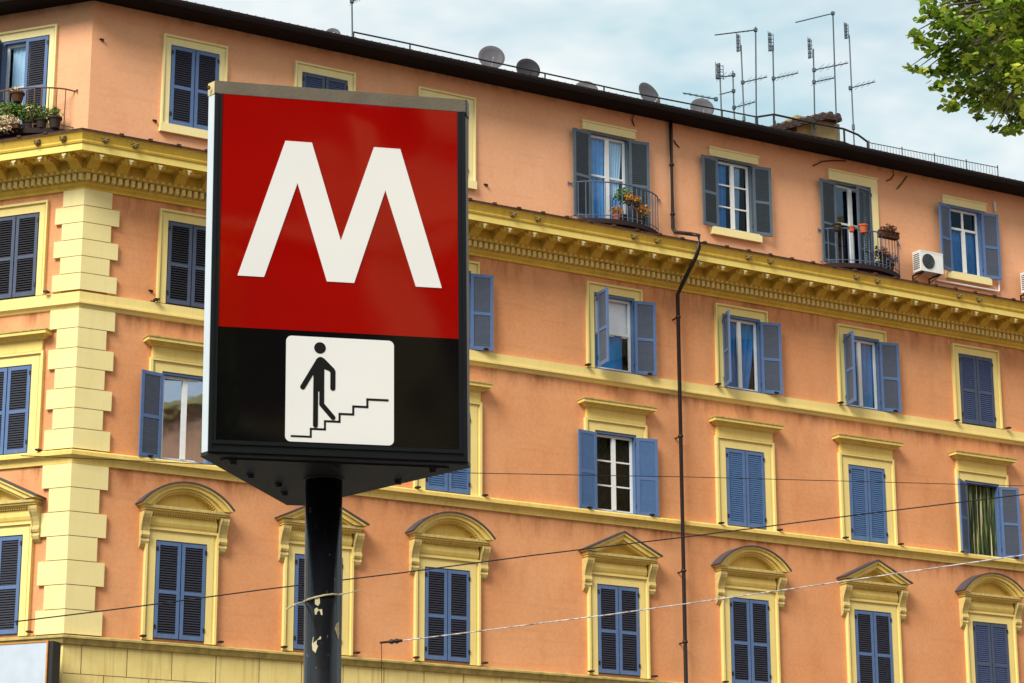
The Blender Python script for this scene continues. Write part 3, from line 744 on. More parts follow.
pot(bL, 1.00, -.30, 0, .15, .26, 'darkpot', [('leafpot', (0, 0, .10), .18, 160, .04), ('flower', (0, 0, .12), .12, 20, .03)], 'dark pot with pale grass at the right tip of the left facade balcony')

# ------------------------------------------------------------------ air conditioners, pipes
def air_con(s, z, label):
    e = bpy.data.objects.new('air_conditioner', None); COL.objects.link(e); e.matrix_world = BW @ FM('R', s, z); tag(e, label, 'air conditioner', 'air conditioners on the attic wall')
    b_ = MB(); y0, y1 = -.48, -.16
    b_.box(-.38, .38, y0, y1, 0, .56); b_.box(-.385, .385, y0 - .004, y1 + .004, .53, .565)
    body = b_.build('casing', M['ac'], e)
    gb = MB(); gb.lathe([(.001, y0 - .008), (.205, y0 - .008), (.205, y0 - .002)], (-.12, 0, .28), 28, 0, 'y'); gb.build('fan_opening', M['acfan'], body)
    gr = MB()
    for rr in (.05, .09, .13, .17, .20):
        gr.tube([(-.12 + rr * math.cos(a * math.pi / 14), y0 - .016, .28 + rr * math.sin(a * math.pi / 14)) for a in range(29)], .004, 4)
    for a in range(8): gr.tube([(-.12, y0 - .018, .28), (-.12 + .2 * math.cos(a * math.pi / 4), y0 - .018, .28 + .2 * math.sin(a * math.pi / 4))], .004, 4)
    gr.build('fan_grille', M['acfan'], body)
    sg = MB()
    for k in range(8): sg.box(-.389, -.381, y0 + .04, y1 - .04, .08 + k * .055, .10 + k * .055)
    sg.build('side_grille', M['acfan'], body)
    br = MB()
    for sx in (-.28, .28): br = MB(); br.box(sx - .015, sx + .015, y0 + .02, 0, -.04, -.003); br.tube([(sx, y0 + .05, -.04), (sx, -.005, -.14)], .012, 5); br.box(sx - .015, sx + .015, -.02, 0, -.18, .0); br.build('bracket', M['iron'], e)
    return e
air_con(23.22, 18.93, 'whole white air conditioner unit on the attic wall beside the open blue window')
air_con(26.95, 18.93, 'air conditioner cut by the right edge of the photo, mostly out of view')
cp = MB(); q1 = [unproj(936.5, 280.2, 'R', .05), unproj(999, 291.5, 'R', .05), unproj(998.8, 277, 'R', .05)]
cp.tube([fp('R', s, .05, z) - C for s, z in q1], .028, 8); cp.build('conduit', M['white'], bld); cp = MB()
q2 = [unproj(994.5, 202, 'R', .05), unproj(995.3, 212, 'R', .05)]; cp.tube([fp('R', s, .05, z) - C for s, z in q2], .03, 8)
cp.build('conduit', M['white'], bld)
# loose cables and stains under the eave
ca = MB()
for pts in ([(813, 166), (822, 161.5), (834, 160.5), (846, 161)], [(893, 170), (894, 175), (891, 179), (886.5, 181)], [(897, 189), (903, 182), (907, 176)], [(673.8, 140), (676, 144), (679.5, 147.5)], [(634, 114), (632, 120), (634.5, 126)]):
    ca = MB(); ca.tube([fp('R', *((lambda a: (a[0], .03, a[1]))(unproj(x, y, 'R', .03)))) - C for x, y in pts], .016, 5); ca.build('loose_cable', M['rust'], bld)
hk = MB()
for (x, y) in ((154, 121), (485, 185), (101, 40), (150, 291), (152, 302)):
    hk = MB(); s, z = unproj(x, y, 'R', 0); fbox(hk, 'R', s, .08, 0, .05, z, z + .02); fbox(hk, 'R', s + .04, .02, 0, .06, z - .04, z + .012); hk.build('wall_hook', M['rust'], bld)

# ------------------------------------------------------------------ roof furniture
RB = 21.95
def roof_pt(px, py, o=-.3): s, z = unproj(px, py, 'R', o); return s, z
def wpR(s, o, z): return fp('R', s, o, z)
def roof_rail(pixel, o, label, posts, lower=.45, r=.022, drop=None):
    pts = []
    for (px, py) in pixel: s, z = unproj(px, py, 'R', o); pts.append(wpR(s, o, z))
    base = pts[0].copy(); e = empty('roof_railing', (base.x, base.y, RB + CAMZ)); tag(e, label, 'railing')
    rb = MB(); rb.tube([p - e.location for p in pts], r, 6)
    if lower: rb.tube([p - e.location - Vector((0, 0, lower)) for p in pts], r * .8, 6)
    rb.build('handrail', M['iron'], e)
    for p in posts:
        s, z = unproj(p[0], p[1], 'R', o); a = wpR(s, o, z) - e.location; pb = MB(); pb.tube([a, (a.x, a.y, 0)], r, 6); pb.build('post', M['iron'], e)
    return e
roof_rail([(353.4, 32), (410, 43.8), (476.5, 58.6), (560, 76.6), (630, 92.3), (680, 102), (757, 117)], -.25, 'long thin iron handrail running along the roof edge in front of the satellite dishes',
          [(353.6, 32), (410, 43.8), (545, 73.5), (604, 86.5), (722, 110.5), (757, 117)], .0, .02)
tr = roof_rail([(757, 117), (773.7, 114.4), (797, 119.5), (844, 129), (858, 134.8), (867.5, 141.8)], -.1, 'black terrace railing with bent corners around the roof hut', [(757, 117), (773.7, 114.4), (844, 129), (867.5, 141.8)], .38, .028)
# picket railing on the far right
pk = empty('picket_railing', tuple(wpR(unproj(868.8, 143, 'R', .45)[0], .45, RB))); tag(pk, 'low wire picket railing on the roof edge right of the terrace rail', 'railing')
sA, zA = unproj(869, 142.6, 'R', .45); sB, zB = unproj(997.6, 167.5, 'R', .45); pb = MB()
pb.tube([wpR(sA, .45, zA) - pk.location, wpR(sB, .45, zB) - pk.location], .012, 5)
n = 44
for i in range(n + 1):
    t = i / n; s = sA + (sB - sA) * t; z = zA + (zB - zA) * t; rr = .016 if i % 11 == 0 else .006
    pb.tube([wpR(s, .45, RB) - pk.location, wpR(s, .45, z + (.06 if i % 11 == 0 else 0)) - pk.location], rr, 5)
pb.build('pickets', M['iron'], pk)

# roof hut
M['hut'] = paint('sooty_ochre', (.50, .36, .15), (.28, .20, .09), .8, 3, .8, .4)
M['hut_tile'] = paint('brown_tile', (.10, .065, .055), (.04, .028, .025), .85, 6, .8)
s0, _ = unproj(797, 135, 'R', -.6); s1, _ = unproj(840, 135, 'R', -.6)
hut = MB(); hz0 = RB - .05; _, hz1 = unproj(836, 123.5, 'R', -.6)
P = [wpR(s0, -.6, hz0) - C, wpR(s1, -.6, hz0) - C, wpR(s1, -1.5, hz0) - C, wpR(s0, -1.5, hz0) - C]; hut.hexa(P + [p + Vector((0, 0, hz1 - hz0)) for p in P])
hut_o = hut.build('roof_hut', M['hut'], bld)
ht = MB(); sa, za = unproj(775, 123.5, 'R', -.35); sb, zb = unproj(842, 117, 'R', -.35); sc2, zc2 = unproj(806, 120.5, 'R', -.35)
nt_ = 9
for i in range(nt_):
    ta, tb = i / nt_, (i + 1) / nt_
    def hz(t): return za - .22 + (zb - za + .10) * min(1, t * 1.25)
    a0, a1 = sa + (sb - sa) * ta, sa + (sb - sa) * tb
    p = [wpR(a0, -.35, hz(ta)) - C, wpR(a1, -.35, hz(tb)) - C, wpR(a1, -1.9, hz(tb) + .1) - C, wpR(a0, -1.9, hz(ta) + .1) - C]
    ht.hexa(p + [q + Vector((0, 0, .10)) for q in p]); ht.tube([wpR((a0 + a1) / 2, -.33, hz((ta + tb) / 2) + .12) - C, wpR((a0 + a1) / 2, -1.9, hz((ta + tb) / 2) + .22) - C], .09, 6)
ht.build('tiled_cover', M['hut_tile'], hut_o)

def antenna(px0, py0, px1, py1, o, booms, clusters, label, r=.020):
    """mast from base pixel to top pixel in the plane o behind the eave; booms [(px,py,px,py)] ; clusters [(px0,px1,py0,py1)] = UHF grids"""
    s0, z0 = unproj(px0, py0, 'R', o); s1, z1 = unproj(px1, py1, 'R', o)
    base = wpR(s0, o, min(z0, RB)); e = empty('tv_antenna', tuple(base)); tag(e, label, 'antenna', 'television antennas on the roof')
    mb = MB(); mb.tube([(0, 0, 0), wpR(s1, o, z1) - base], r, 7); mb.tube([(wpR(s1, o, z1) - base) * .25, (wpR(s1, o, z1) - base) * .29], r * 2.1, 7); mb.build('mast', M['mast'], e)
    for (a, b_, c_, d_, el) in booms:
        pa = wpR(*(lambda q: (q[0], o, q[1]))(unproj(a, b_, 'R', o))) - base; pb_ = wpR(*(lambda q: (q[0], o, q[1]))(unproj(c_, d_, 'R', o))) - base
        bb = MB(); bb.tube([pa, pb_], r * .85, 6); dr = (pb_ - pa).normalized(); sd = dr.cross(Vector((0, 0, 1))).normalized() * .75 + Vector((0, 0, .15))
        L_ = (pb_ - pa).length
        for k in range(el):
            q = pa + (pb_ - pa) * ((k + .7) / (el + .4)); hl = .32 * (1 - .4 * k / el); bb.tube([q - sd * hl, q + sd * hl], .006, 4)
        bb.lathe([(0.001, -.045), (.05, -.045), (.05, .045), (.001, .045)], pa, 6); bb.build('boom', M['mast'], e)
    for (xa, xb, ya, yb) in clusters:
        cc = MB(); pa = wpR(*(lambda q: (q[0], o, q[1]))(unproj(xa, ya, 'R', o))) - base; pb_ = wpR(*(lambda q: (q[0], o, q[1]))(unproj(xb, yb, 'R', o))) - base
        w_ = pb_ - pa; w_.z = 0; hz_ = pb_.z - pa.z
        for t in (0, .35, .6, 1): cc.tube([pa + w_ * t + Vector((0, 0, hz_ * .08 * t)), pa + w_ * t + Vector((0, 0, hz_ * (1 - .1 * t)))], .009, 4)
        for t in (.15, .35, .5, .7, .88):
            q = pa + Vector((0, 0, hz_ * t)); cc.tube([q, q + w_], .010, 4); cc.box(q.x + w_.x * .3 - .04, q.x + w_.x * .3 + .04, q.y + w_.y * .3 - .03, q.y + w_.y * .3 + .03, q.z - .035, q.z + .035)
        cc.build('reflector_grid', M['mast'], e)
    return e
antenna(353, 38, 351.8, -6, -.6, [(351.8, 1, 364, -3, 4)], [], 'lone antenna mast at the roof edge, left of the satellite dishes')
antenna(722, 120, 719.5, 63, -1.0, [(716, 99.2, 683, 93, 5), (717.5, 77, 731, 76, 2)], [(715.5, 723.5, 62, 81)], 'short antenna mast with a dense grid top, directly right of the rightmost dish')
antenna(734.5, 120, 732.8, 71, -1.4, [(733.4, 75, 728, 76, 1), (733.5, 91, 720, 94.5, 3), (734, 107.6, 755, 102, 4)], [], 'shortest bare antenna mast, second in the roof row')
antenna(744.5, 123, 741, 45, -.8, [(742.7, 82.4, 767, 77, 4)], [(736.5, 740.5, 33, 53)], 'antenna mast with grid top just left of the tall boom mast')
antenna(755.6, 124, 755.6, 27, -1.2, [(755.6, 30, 715, 35, 9)], [], 'tall antenna mast with one long boom pointing left, nearer the dishes')
antenna(774.2, 128, 772.8, 45, -.8, [(773.5, 78.5, 798, 73, 5)], [(768, 773.8, 31, 53)], 'antenna mast with grid top rising at the left end of the roof hut')
antenna(814.7, 136, 813.3, 49, -.45, [(814, 70, 848, 63, 5), (814, 82, 834, 78, 5)], [(807.8, 812.3, 37, 60)], 'antenna mast with two booms and a grid top in front of the roof hut')
antenna(836.8, 141, 832.8, 12, -.4, [(832.8, 13.4, 795.8, 22.4, 9)], [], 'tallest antenna mast with a long boom pointing left at the hut right end')
antenna(854.3, 146, 849.2, 35, -.35, [(850.3, 88, 875, 81.8, 4)], [(844.2, 848.7, 22, 40)], 'rightmost antenna mast with a small grid top')

def dish(px, py, rpx, o, label, yaw=0, tilt=25, mat='dish'):
    s, z = unproj(px, py, 'R', o); c = wpR(s, o, z); e = empty('satellite_dish', (c.x, c.y, RB + CAMZ), A + R(yaw)); tag(e, label, 'satellite dish', 'satellite dishes on the roof')
    h = c.z - e.location.z; r = rpx / F * (c - CAMP).dot(fw) ; mb = MB()
    prof = [(0.001, .10 * r), (r * .4, .085 * r), (r * .75, .035 * r), (r, -.06 * r), (r * 1.02, -.05 * r), (r * .75, .06 * r), (.001, .13 * r)]
    mb.lathe(prof, (0, 0, 0), 28, 0, 'y'); rot = Matrix.Translation((0, 0, h)) @ Matrix.Rotation(R(-tilt), 4, 'X')
    mb.build('reflector', M[mat], e, mat=rot, smooth=True)
    st = MB(); st.tube([(0, .15, 0), (0, .12, h), (0, .03, h)], .022, 6); st.build('stand', M['mast'], e)
    arm = MB(); arm.tube([(0, .02, -r * .95), (0, -r * .9, -r * .55)], .012, 5, 0); arm.build('feed_arm', M['ac'] if mat == 'dish' else M['mast'], e, mat=rot)
    return e
M['dish_dark'] = flat('black_dish', (.025, .025, .03), .6, .3)
dish(491.5, 57.5, 13.2, -.6, 'large grey round satellite dish, leftmost of the big dishes on the eave', -22, 10)
dish(528, 69.5, 12.3, -.6, 'black round satellite dish right of the large grey dish', -15, 10, 'dish_dark')
dish(586, 90.5, 12, -.6, 'low grey satellite dish barely rising above the eave, over the left balcony', -25, 20)
dish(649, 95.5, 14.5, -.6, 'angled grey satellite dish seen half edge on, left of the drainpipe', 12, 15)
dish(702, 108.5, 12, -.55, 'round pinkish grey satellite dish beside the antennas', -22, 15)
dish(333, 34, 7.5, -.8, 'small grey dish half hidden behind the eave, left of the lone mast', -22, 20)

# ------------------------------------------------------------------ the metro sign
A0 = Vector((-1.08978453, 8.5, 1.96144752 + CAMZ))
sr = Vector((0.96777367, 0.25142886, 0.01405916)); su = Vector((-0.00855076, -0.02298751, 0.99969918)); sb_ = Vector((-0.25167641, 0.96760276, 0.0200968))
PU, PB = .482, .33                                      # where the pole stands under the box
foot = A0 + sr * PU + sb_ * PB; foot = foot - su * ((foot.z - .14) / su.z)
sign = bpy.data.objects.new('metro_sign', None); COL.objects.link(sign)
mm = Matrix((sr, sb_, su)).transposed().to_4x4(); mm.translation = foot; sign.matrix_world = mm
tag(sign, 'red and black metro sign box with white letter M on a black pole', 'sign')
off = mm.inverted() @ A0                                # box origin in sign space
def SP(u, b_, v): return Vector((off.x + u, off.y + b_, off.z + v))
FW = .953; BK = .93; ch = .017
def tri(g=0.0):      # truncated triangle outline (u, back), grown by g
    return [(.004 - g, -g), (FW + g, -g), (FW + ch + g * 1.2, .032), (FW / 2 + .035 + g * .8, BK - .02 + g), (FW / 2 - .035 - g * .8, BK - .02 + g), (.003 - ch - g * 1.2, .032)]
bx = MB(); T_ = tri(-.004); bx.prism([SP(u, b_, 0.01) for u, b_ in T_], (0, 0, 1.345)); bx.build('box', M['signblack'], sign)
# frame profiles of the front
def sbox(mb, u0, u1, v0, v1, b0, b1, mi=0): mb.box(off.x + u0, off.x + u1, off.y + b0, off.y + b1, off.z + v0, off.z + v1, mi)
fr = MB(); sbox(fr, 0, .014, 0, 1.357, -.012, .02); sbox(fr, .014, .029, .044, 1.357, -.006, .02)
sbox(fr, FW - .014, FW, 0, 1.357, -.012, .02); sbox(fr, FW - .029, FW - .014, .044, 1.357, -.006, .02)
sbox(fr, .014, FW - .014, 0, .014, -.014, .02); sbox(fr, .014, FW - .014, .014, .030, -.006, .02); sbox(fr, .014, FW - .014, .030, .044, -.012, .02)
fr.build('front_frame', M['signblack'], sign)
# corner posts: pale aluminium on the left, dark on the right
def corner_post(a, b_, mat):
    mb = MB(); a = Vector((a[0], a[1])); b2 = Vector((b_[0], b_[1])); d = (b2 - a).normalized(); nrm = Vector((d.y, -d.x)); 
    if nrm.y > 0: nrm = -nrm
    q = [a + nrm * .004, b2 + nrm * .004, b2 - nrm * .01, a - nrm * .01]
    mb.prism([SP(p.x, p.y, -.004) for p in q], (0, 0, 1.362)); return mb.build('corner_post', mat, sign)
T_ = tri(0)
corner_post(T_[0], T_[5], M['whitealu']); corner_post(T_[1], T_[2], M['alu'])
# three faces
def face_quads(mb, u0, u1, v0, v1, b_=-.001, mi=0): mb.quad(SP(u0, b_, v0), SP(u1, b_, v0), SP(u1, b_, v1), SP(u0, b_, v1), mi)
fa = MB(); sbox(fa, .029, FW - .029, .4655, 1.357, -.003, .004); red = fa.build('red_panel', M['red'], sign)
fa = MB(); sbox(fa, .029, FW - .029, .044, .465, -.003, .004); blk = fa.build('black_panel', M['blackac'], sign)
# letter M
Mp = [(0.096, 0.660), (0.2665, 1.191), (0.3665, 1.191), (0.478, 0.817), (0.602, 1.191), (0.703, 1.191), (0.861, 0.657), (0.762, 0.657), (0.646, 1.024), (0.529, 0.657), (0.427, 0.657), (0.314, 1.029), (0.194, 0.660)]
lm_ = MB(); lm_.prism([SP(u, -.0055, v) for u, v in Mp], (0, .004, 0)); lm_.build('letter_m', M['whiteac'], red)
# white pictogram plate with rounded corners
wp = MB(); u0, u1, v0, v1, rr = .2785, .679, .050, .444, .020; pts = []
for cx_, cy_, a0 in ((u1 - rr, v1 - rr, 0), (u0 + rr, v1 - rr, 90), (u0 + rr, v0 + rr, 180), (u1 - rr, v0 + rr, 270)):
    for k in range(7): a = R(a0 + 15 * k); pts.append(SP(cx_ + rr * math.cos(a), -.0055, cy_ + rr * math.sin(a)))
wp.prism(pts, (0, .004, 0)); plate = wp.build('pictogram_plate', M['whiteac'], blk)
def px2uv(x, y):       # zoom pixels of the pictogram (5.69 per photo pixel) -> plate u, v, linear between measured points
    return .2630 + (x / 683) * .4350, .466 - (y / 683) * .4505 + (x / 683) * .020
def thick(mb, pts, w, caps=True, yb=-.0065):
    P = [Vector(p) for p in pts]
    for i in range(len(P) - 1):
        d = (P[i + 1] - P[i]).normalized(); n_ = Vector((-d.y, d.x)) * w / 2; q = [P[i] - n_, P[i + 1] - n_, P[i + 1] + n_, P[i] + n_]
        mb.prism([SP(p.x, yb, p.y) for p in q], (0, .003, 0))
    if caps:
        for p in P: mb.prism([SP(p.x + w / 2 * math.cos(k * math.pi / 8), yb - .00015, p.y + w / 2 * math.sin(k * math.pi / 8)) for k in range(16)], (0, .003, 0))
fig = MB(); U = px2uv
c_ = U(220, 105); fig.prism([SP(c_[0] + .0216 * math.cos(k * math.pi / 12), -.0065, c_[1] + .0216 * math.sin(k * math.pi / 12)) for k in range(24)], (0, .003, 0))
body = [(198, 170), (212, 158), (228, 156), (246, 166), (306, 226), (300, 246), (246, 226), (246, 352), (217, 352), (210, 352), (183, 352), (183, 262), (168, 240)]
fig.prism([SP(U(*p)[0], -.0066, U(*p)[1]) for p in body], (0, .003, 0))
thick(fig, [U(214, 175), U(122, 327)], .0190, yb=-.00672); thick(fig, [U(296, 242), U(296, 334)], .0190, yb=-.00678); thick(fig, [U(250, 190), U(296, 240)], .0190, yb=-.00684)
thick(fig, [U(197, 340), U(197, 543)], .0180, yb=-.0069); thick(fig, [U(232, 345), U(232, 425), U(298, 500)], .0180, yb=-.00696)
fig.build('walking_figure', M['ink'], plate)
st = MB(); sp = [(62, 603), (171, 607), (171, 563), (252, 566), (252, 520), (336, 522), (336, 479), (415, 481), (415, 437), (497, 439), (497, 397), (615, 400)]
sp2 = []
for i in range(0, len(sp)): sp2.append(U(*sp[i]))
# square steps exactly along the plate axes
st_pts = [sp2[0]];
for i in range(1, len(sp2)):
    a, b_ = st_pts[-1], sp2[i]; st_pts.append((b_[0], a[1]) if i % 2 == 1 else (a[0], b_[1]))
w_ = .0074
for i in range(len(st_pts) - 1):
    (ua, va), (ub, vb) = st_pts[i], st_pts[i + 1]
    sbox(st, min(ua, ub) - w_ / 2, max(ua, ub) + w_ / 2, min(va, vb) - w_ / 2, max(va, vb) + w_ / 2, -.0062 - .0001 * i, -.004)
st.build('stairs_drawing', M['ink'], plate)
# other two faces carry the same red and black panels
for (a, b_) in ((T_[2], T_[3]), (T_[4], T_[5])):
    a = Vector((a[0], a[1])); b2 = Vector((b_[0], b_[1])); d = (b2 - a).normalized(); nrm = Vector((d.y, -d.x)); a_ = a + d * .03; e_ = b2 - d * .03
    for v0, v1, mt_, nm in ((.4655, 1.357, M['red'], 'red_panel'), (.044, .465, M['blackac'], 'black_panel')):
        mb = MB(); q = [a_ + nrm * .003, e_ + nrm * .003, e_ - nrm * .004, a_ - nrm * .004]; mb.prism([SP(p.x, p.y, v0) for p in q], (0, 0, v1 - v0)); mb.build(nm, mt_, sign)
# top cap and its pale end
cpb = MB(); cpb.prism([SP(u, b_, 1.358) for u, b_ in tri(.004)], (0, 0, .045)); cpb.prism([SP(u, b_, 1.403) for u, b_ in tri(.0)], (0, 0, .006)); cap = cpb.build('top_cap', M['alu'], sign)
ce = MB(); T2 = tri(.0055); a, b_ = T2[0], T2[5]; ce.prism([SP(a[0], a[1], 1.356), SP(b_[0], b_[1], 1.356), SP(b_[0] + .01, b_[1] + .004, 1.356), SP(a[0] + .002, a[1] + .01, 1.356)], (0, 0, .049)); ce.build('cap_end', M['nib'], cap)
cs = MB(); cs.lathe([(.001, -.006), (.007, -.006), (.008, 0)], SP(-.022, .006, 1.380), 8, 0, 'y'); cs.build('screw', M['rust'], cap)
cr = MB(); T3 = tri(.0075); a, b_ = T3[1], T3[2]; cr.prism([SP(a[0], a[1], 1.345), SP(b_[0], b_[1], 1.345), SP(b_[0] - .02, b_[1] + .01, 1.345), SP(a[0] - .01, a[1] + .012, 1.345)], (0, 0, .062)); cr.build('cap_corner', M['signblack'], cap)
# bottom plate
bp = MB(); bp.prism([SP(u, b_, -.012) for u, b_ in tri(.005)], (0, 0, .014))
bp.prism([SP(.06 + (u - FW / 2) * .86 + FW / 2 - .06, .03 + b_ * .86, -.018) for u, b_ in tri(0)], (0, 0, .006)); bpo = bp.build('bottom_plate', M['plate'], sign)
bl = MB()
for (u, b_) in ((.10, .06), (.48, .06), (.84, .06), (.20, .30), (.76, .30), (.38, .62), (.58, .62), (.33, .45)):
    bl = MB(); bl.lathe([(.001, -.032), (.013, -.032), (.015, -.018)], SP(u, b_, 0), 8); bl.build('bolt', M['iron'], bpo)
# pole
pl = MB(); H = off.z - .012; pl.tube([(0, 0, 0), (0, 0, .35), (0, 0, H)], [.080, .0695, .0695], 28); pl.build('pole', M['pole'], sign, smooth=True)
cl = MB(); cl.lathe([(.0695, H - .012), (.078, H - .008), (.078, H)], (0, 0, 0), 24); cl.build('pole_collar', M['plate'], sign)
cl = MB(); cl.lathe([(.001, .03), (.15, .03), (.15, 0)], (0, 0, 0), 20); cl.build('foot_plate', M['plate'], sign)
# scraps of torn stickers on the pole
def pole_uv(px, py):   # angle and height on the pole surface towards camera
    inv = mm.inverted(); o_ = inv @ CAMP; d_ = inv.to_3x3() @ ray(px, py)
    r_ = .0697; a = d_.x ** 2 + d_.y ** 2; b2 = 2 * (o_.x * d_.x + o_.y * d_.y); cc = o_.x ** 2 + o_.y ** 2 - r_ * r_
    disc = max(0, b2 * b2 - 4 * a * cc); t = (-b2 - math.sqrt(disc)) / (2 * a); p = o_ + d_ * t; return math.atan2(p.y, p.x), p.z
def scrap(pix, name='sticker_scrap', mat='scrap'):
    mb = MB(); pts = [pole_uv(*p) for p in pix]; a0 = min(p[0] for p in pts); pts3 = [(.0701 * math.cos(a), .0701 * math.sin(a), z) for a, z in pts]; mb.poly(pts3)
    o = mb.build(name, M[mat], sign); sm = o.modifiers.new('thickness', 'SOLIDIFY'); sm.thickness = .0012; sm.offset = 1; return o
scrap([(315, 597), (319.5, 596), (320, 603), (318, 606), (315, 604)]); scrap([(314.5, 609), (317, 607.5), (318.5, 609.5), (322, 609), (322.5, 615), (315, 614.5)])
scrap([(313, 637), (321, 636.5), (321, 639), (317, 640), (316.5, 644), (318, 646), (315.5, 653), (312.5, 650), (312, 644)]); scrap([(336.5, 624), (338.8, 622), (339.2, 634), (338.3, 640), (336.5, 633), (335, 629)])
# white tie wire round the pole
tw = MB(); pts = []
for px, py in ((303.6, 602), (309, 599.5), (316, 597.3), (324, 595.4), (332, 594.3), (339, 594.6)):
    a, z = pole_uv(px, py); pts.append((.074 * math.cos(a), .074 * math.sin(a), z))
inv = mm.inverted(); tail = inv @ (CAMP + ray(286.5, 609) * 8.6); tail2 = inv @ (CAMP + ray(295, 604.5) * 8.65); tail3 = inv @ (CAMP + ray(352, 592) * 8.9); tail4 = inv @ (CAMP + ray(367, 588) * 8.95)
tw.tube([tail, tail2] + pts + [tail3, tail4], [.003, .0035] + [.0036] * 6 + [.0022, .0012], 6); tw.build('tie_wire', M['scrap'], sign)

# ------------------------------------------------------------------ overhead cables and bracket
def w_at(px, py, o): s, z = unproj(px, py, 'R', o); return fp('R', s, o, z)
def cable(name, pix, os_, r, mat, label, ext=(0, 0)):
    P = [w_at(x, y, o) for (x, y), o in zip(pix, os_)]
    if ext[0]: P.insert(0, P[0] + (P[0] - P[1]).normalized() * ext[0])
    if ext[1]: P.append(P[-1] + (P[-1] - P[-2]).normalized() * ext[1])
    base = P[0].copy(); mb = MB(); mb.tube([p - base for p in P], r, 6); o = mb.build(name, mat, loc=tuple(base)); tag(o, label, 'cable', 'overhead cables'); return o
cable('overhead_cable', [(0, 623.5), (130, 607.5), (260, 590), (400, 573), (530, 555.7), (690, 536.4), (860, 514.5), (1024, 494.5)], [2.0, 2.6, 3.2, 3.9, 4.5, 5.2, 6.0, 6.8], .014, M['iron'], 'black cable rising steadily to the right across the pedimented windows', (6, 20))
cable('overhead_cable', [(40, 456.5), (120, 460), (200, 464), (340, 470), (470, 473), (540, 474.3), (690, 477), (860, 481.5), (1024, 486)], [.3, .4, .5, .6, .8, .9, 1.1, 1.3, 1.5], .009, M['iron'], 'thin nearly level dark cable crossing the flat hooded windows', (.4, 12))
wc = flat('white_rope_cable', (.74, .71, .68), .7, .2, scale=9, var=.18)
cable('overhead_cable', [(401, 640.8), (470, 632.3), (540, 623.3), (610, 614.5), (690, 603.2), (780, 590.5), (900, 573), (1024, 555)], [.5, 1.2, 2.0, 2.8, 3.7, 4.8, 6.2, 7.8], .015, wc, 'pale twisted cable starting at the wall bracket and rising to the right', (0, 20))
bk = empty('cable_bracket', tuple(w_at(381.5, 665, .1))); tag(bk, 'small rusty wall bracket with insulator holding the pale cable', 'bracket')
kb = MB(); a = w_at(381.5, 642.7, .5) - bk.location; kb.tube([w_at(381.8, 690, .14) - bk.location, w_at(381.6, 668, .18) - bk.location, a], .007, 6); kb.tube([a - Vector((.03, 0, 0)), w_at(391, 641.5, .5) - bk.location], .028, 6); kb.build('arm', M['rust'], bk)
kb = MB(); a = w_at(389, 641.9, .5) - bk.location; b_ = w_at(402, 640.6, .5) - bk.location; kb.tube([a + (b_ - a) * t for t in (0, .2, .4, .6, .8, 1)], [.03, .06, .035, .06, .035, .03], 8); kb.build('insulator', M['pipe'], bk)

# ------------------------------------------------------------------ billboard at the lower left
sbp, zbp = unproj(49, 640.5, 'L', .9); e = bpy.data.objects.new('billboard', None); COL.objects.link(e)
e.matrix_world = BW @ FM('L', sbp, zbp, .9); tag(e, 'blank pale grey billboard with thin orange rim on the left wall', 'billboard')
pb = MB(); pb.box(-3.2, -.03, -.02, .0, -2.3, -.03); pb.build('board', flat('pale_grey_board', (.52, .58, .66), .6, .3, scale=3, var=.88), e)
om = flat('orange_rim', (.62, .26, .05), .5, .3); pb = MB(); pb.box(-3.23, 0, -.035, .0, -.03, 0); pb.box(-.03, 0, -.035, .0, -2.33, -.03); pb.box(-3.23, -3.2, -.035, 0, -2.33, -.03); pb.box(-3.2, -.03, -.035, 0, -2.33, -2.3); pb.build('rim', om, e)
pb = MB(); pb.box(-3.22, .10, .003, .30, -2.34, -.01); pb.build('casing', M['iron'], e)
for x in (-2.6, -.6):
    for z in (-.5, -1.9): pb = MB(); pb.box(x, x + .08, .30, .80, z, z + .08); pb.build('bracket', M['iron'], e)

# ------------------------------------------------------------------ plane tree, upper right
def leaf_mat(name, c, c2):
    mt, nt, b = new_mat(name); v = mapping(nt, (1, 1, 1))
    base = mix(nt, ramp(nt, noise(nt, v, 1.3, 3), .35, .65), c2, c); base = mix(nt, ramp(nt, noise(nt, v, 9, 2), .4, .6), base, tuple(k * 1.35 for k in c))
    nt.links.new(base, b.inputs['Base Color']); b.inputs['Roughness'].default_value = .4; b.inputs['Specular IOR Level'].default_value = .45
    out = nt.nodes['Material Output']; tl = nt.nodes.new('ShaderNodeBsdfTranslucent'); nt.links.new(mix(nt, .5, base, tuple(k * 1.6 for k in c)), tl.inputs['Color'])
    ms = nt.nodes.new('ShaderNodeMixShader'); ms.inputs[0].default_value = .28; nt.links.new(b.outputs[0], ms.inputs[1]); nt.links.new(tl.outputs[0], ms.inputs[2]); nt.links.new(ms.outputs[0], out.inputs['Surface'])
    return mt
LM = [leaf_mat('plane_leaf', (.24, .35, .03), (.14, .22, .018)), leaf_mat('plane_leaf_dark', (.10, .17, .016), (.05, .09, .010)), leaf_mat('plane_leaf_yellow', (.46, .51, .06), (.29, .35, .03))]
bark = paint('plane_bark', (.26, .22, .16), (.12, .10, .07), .85, 4, .8)
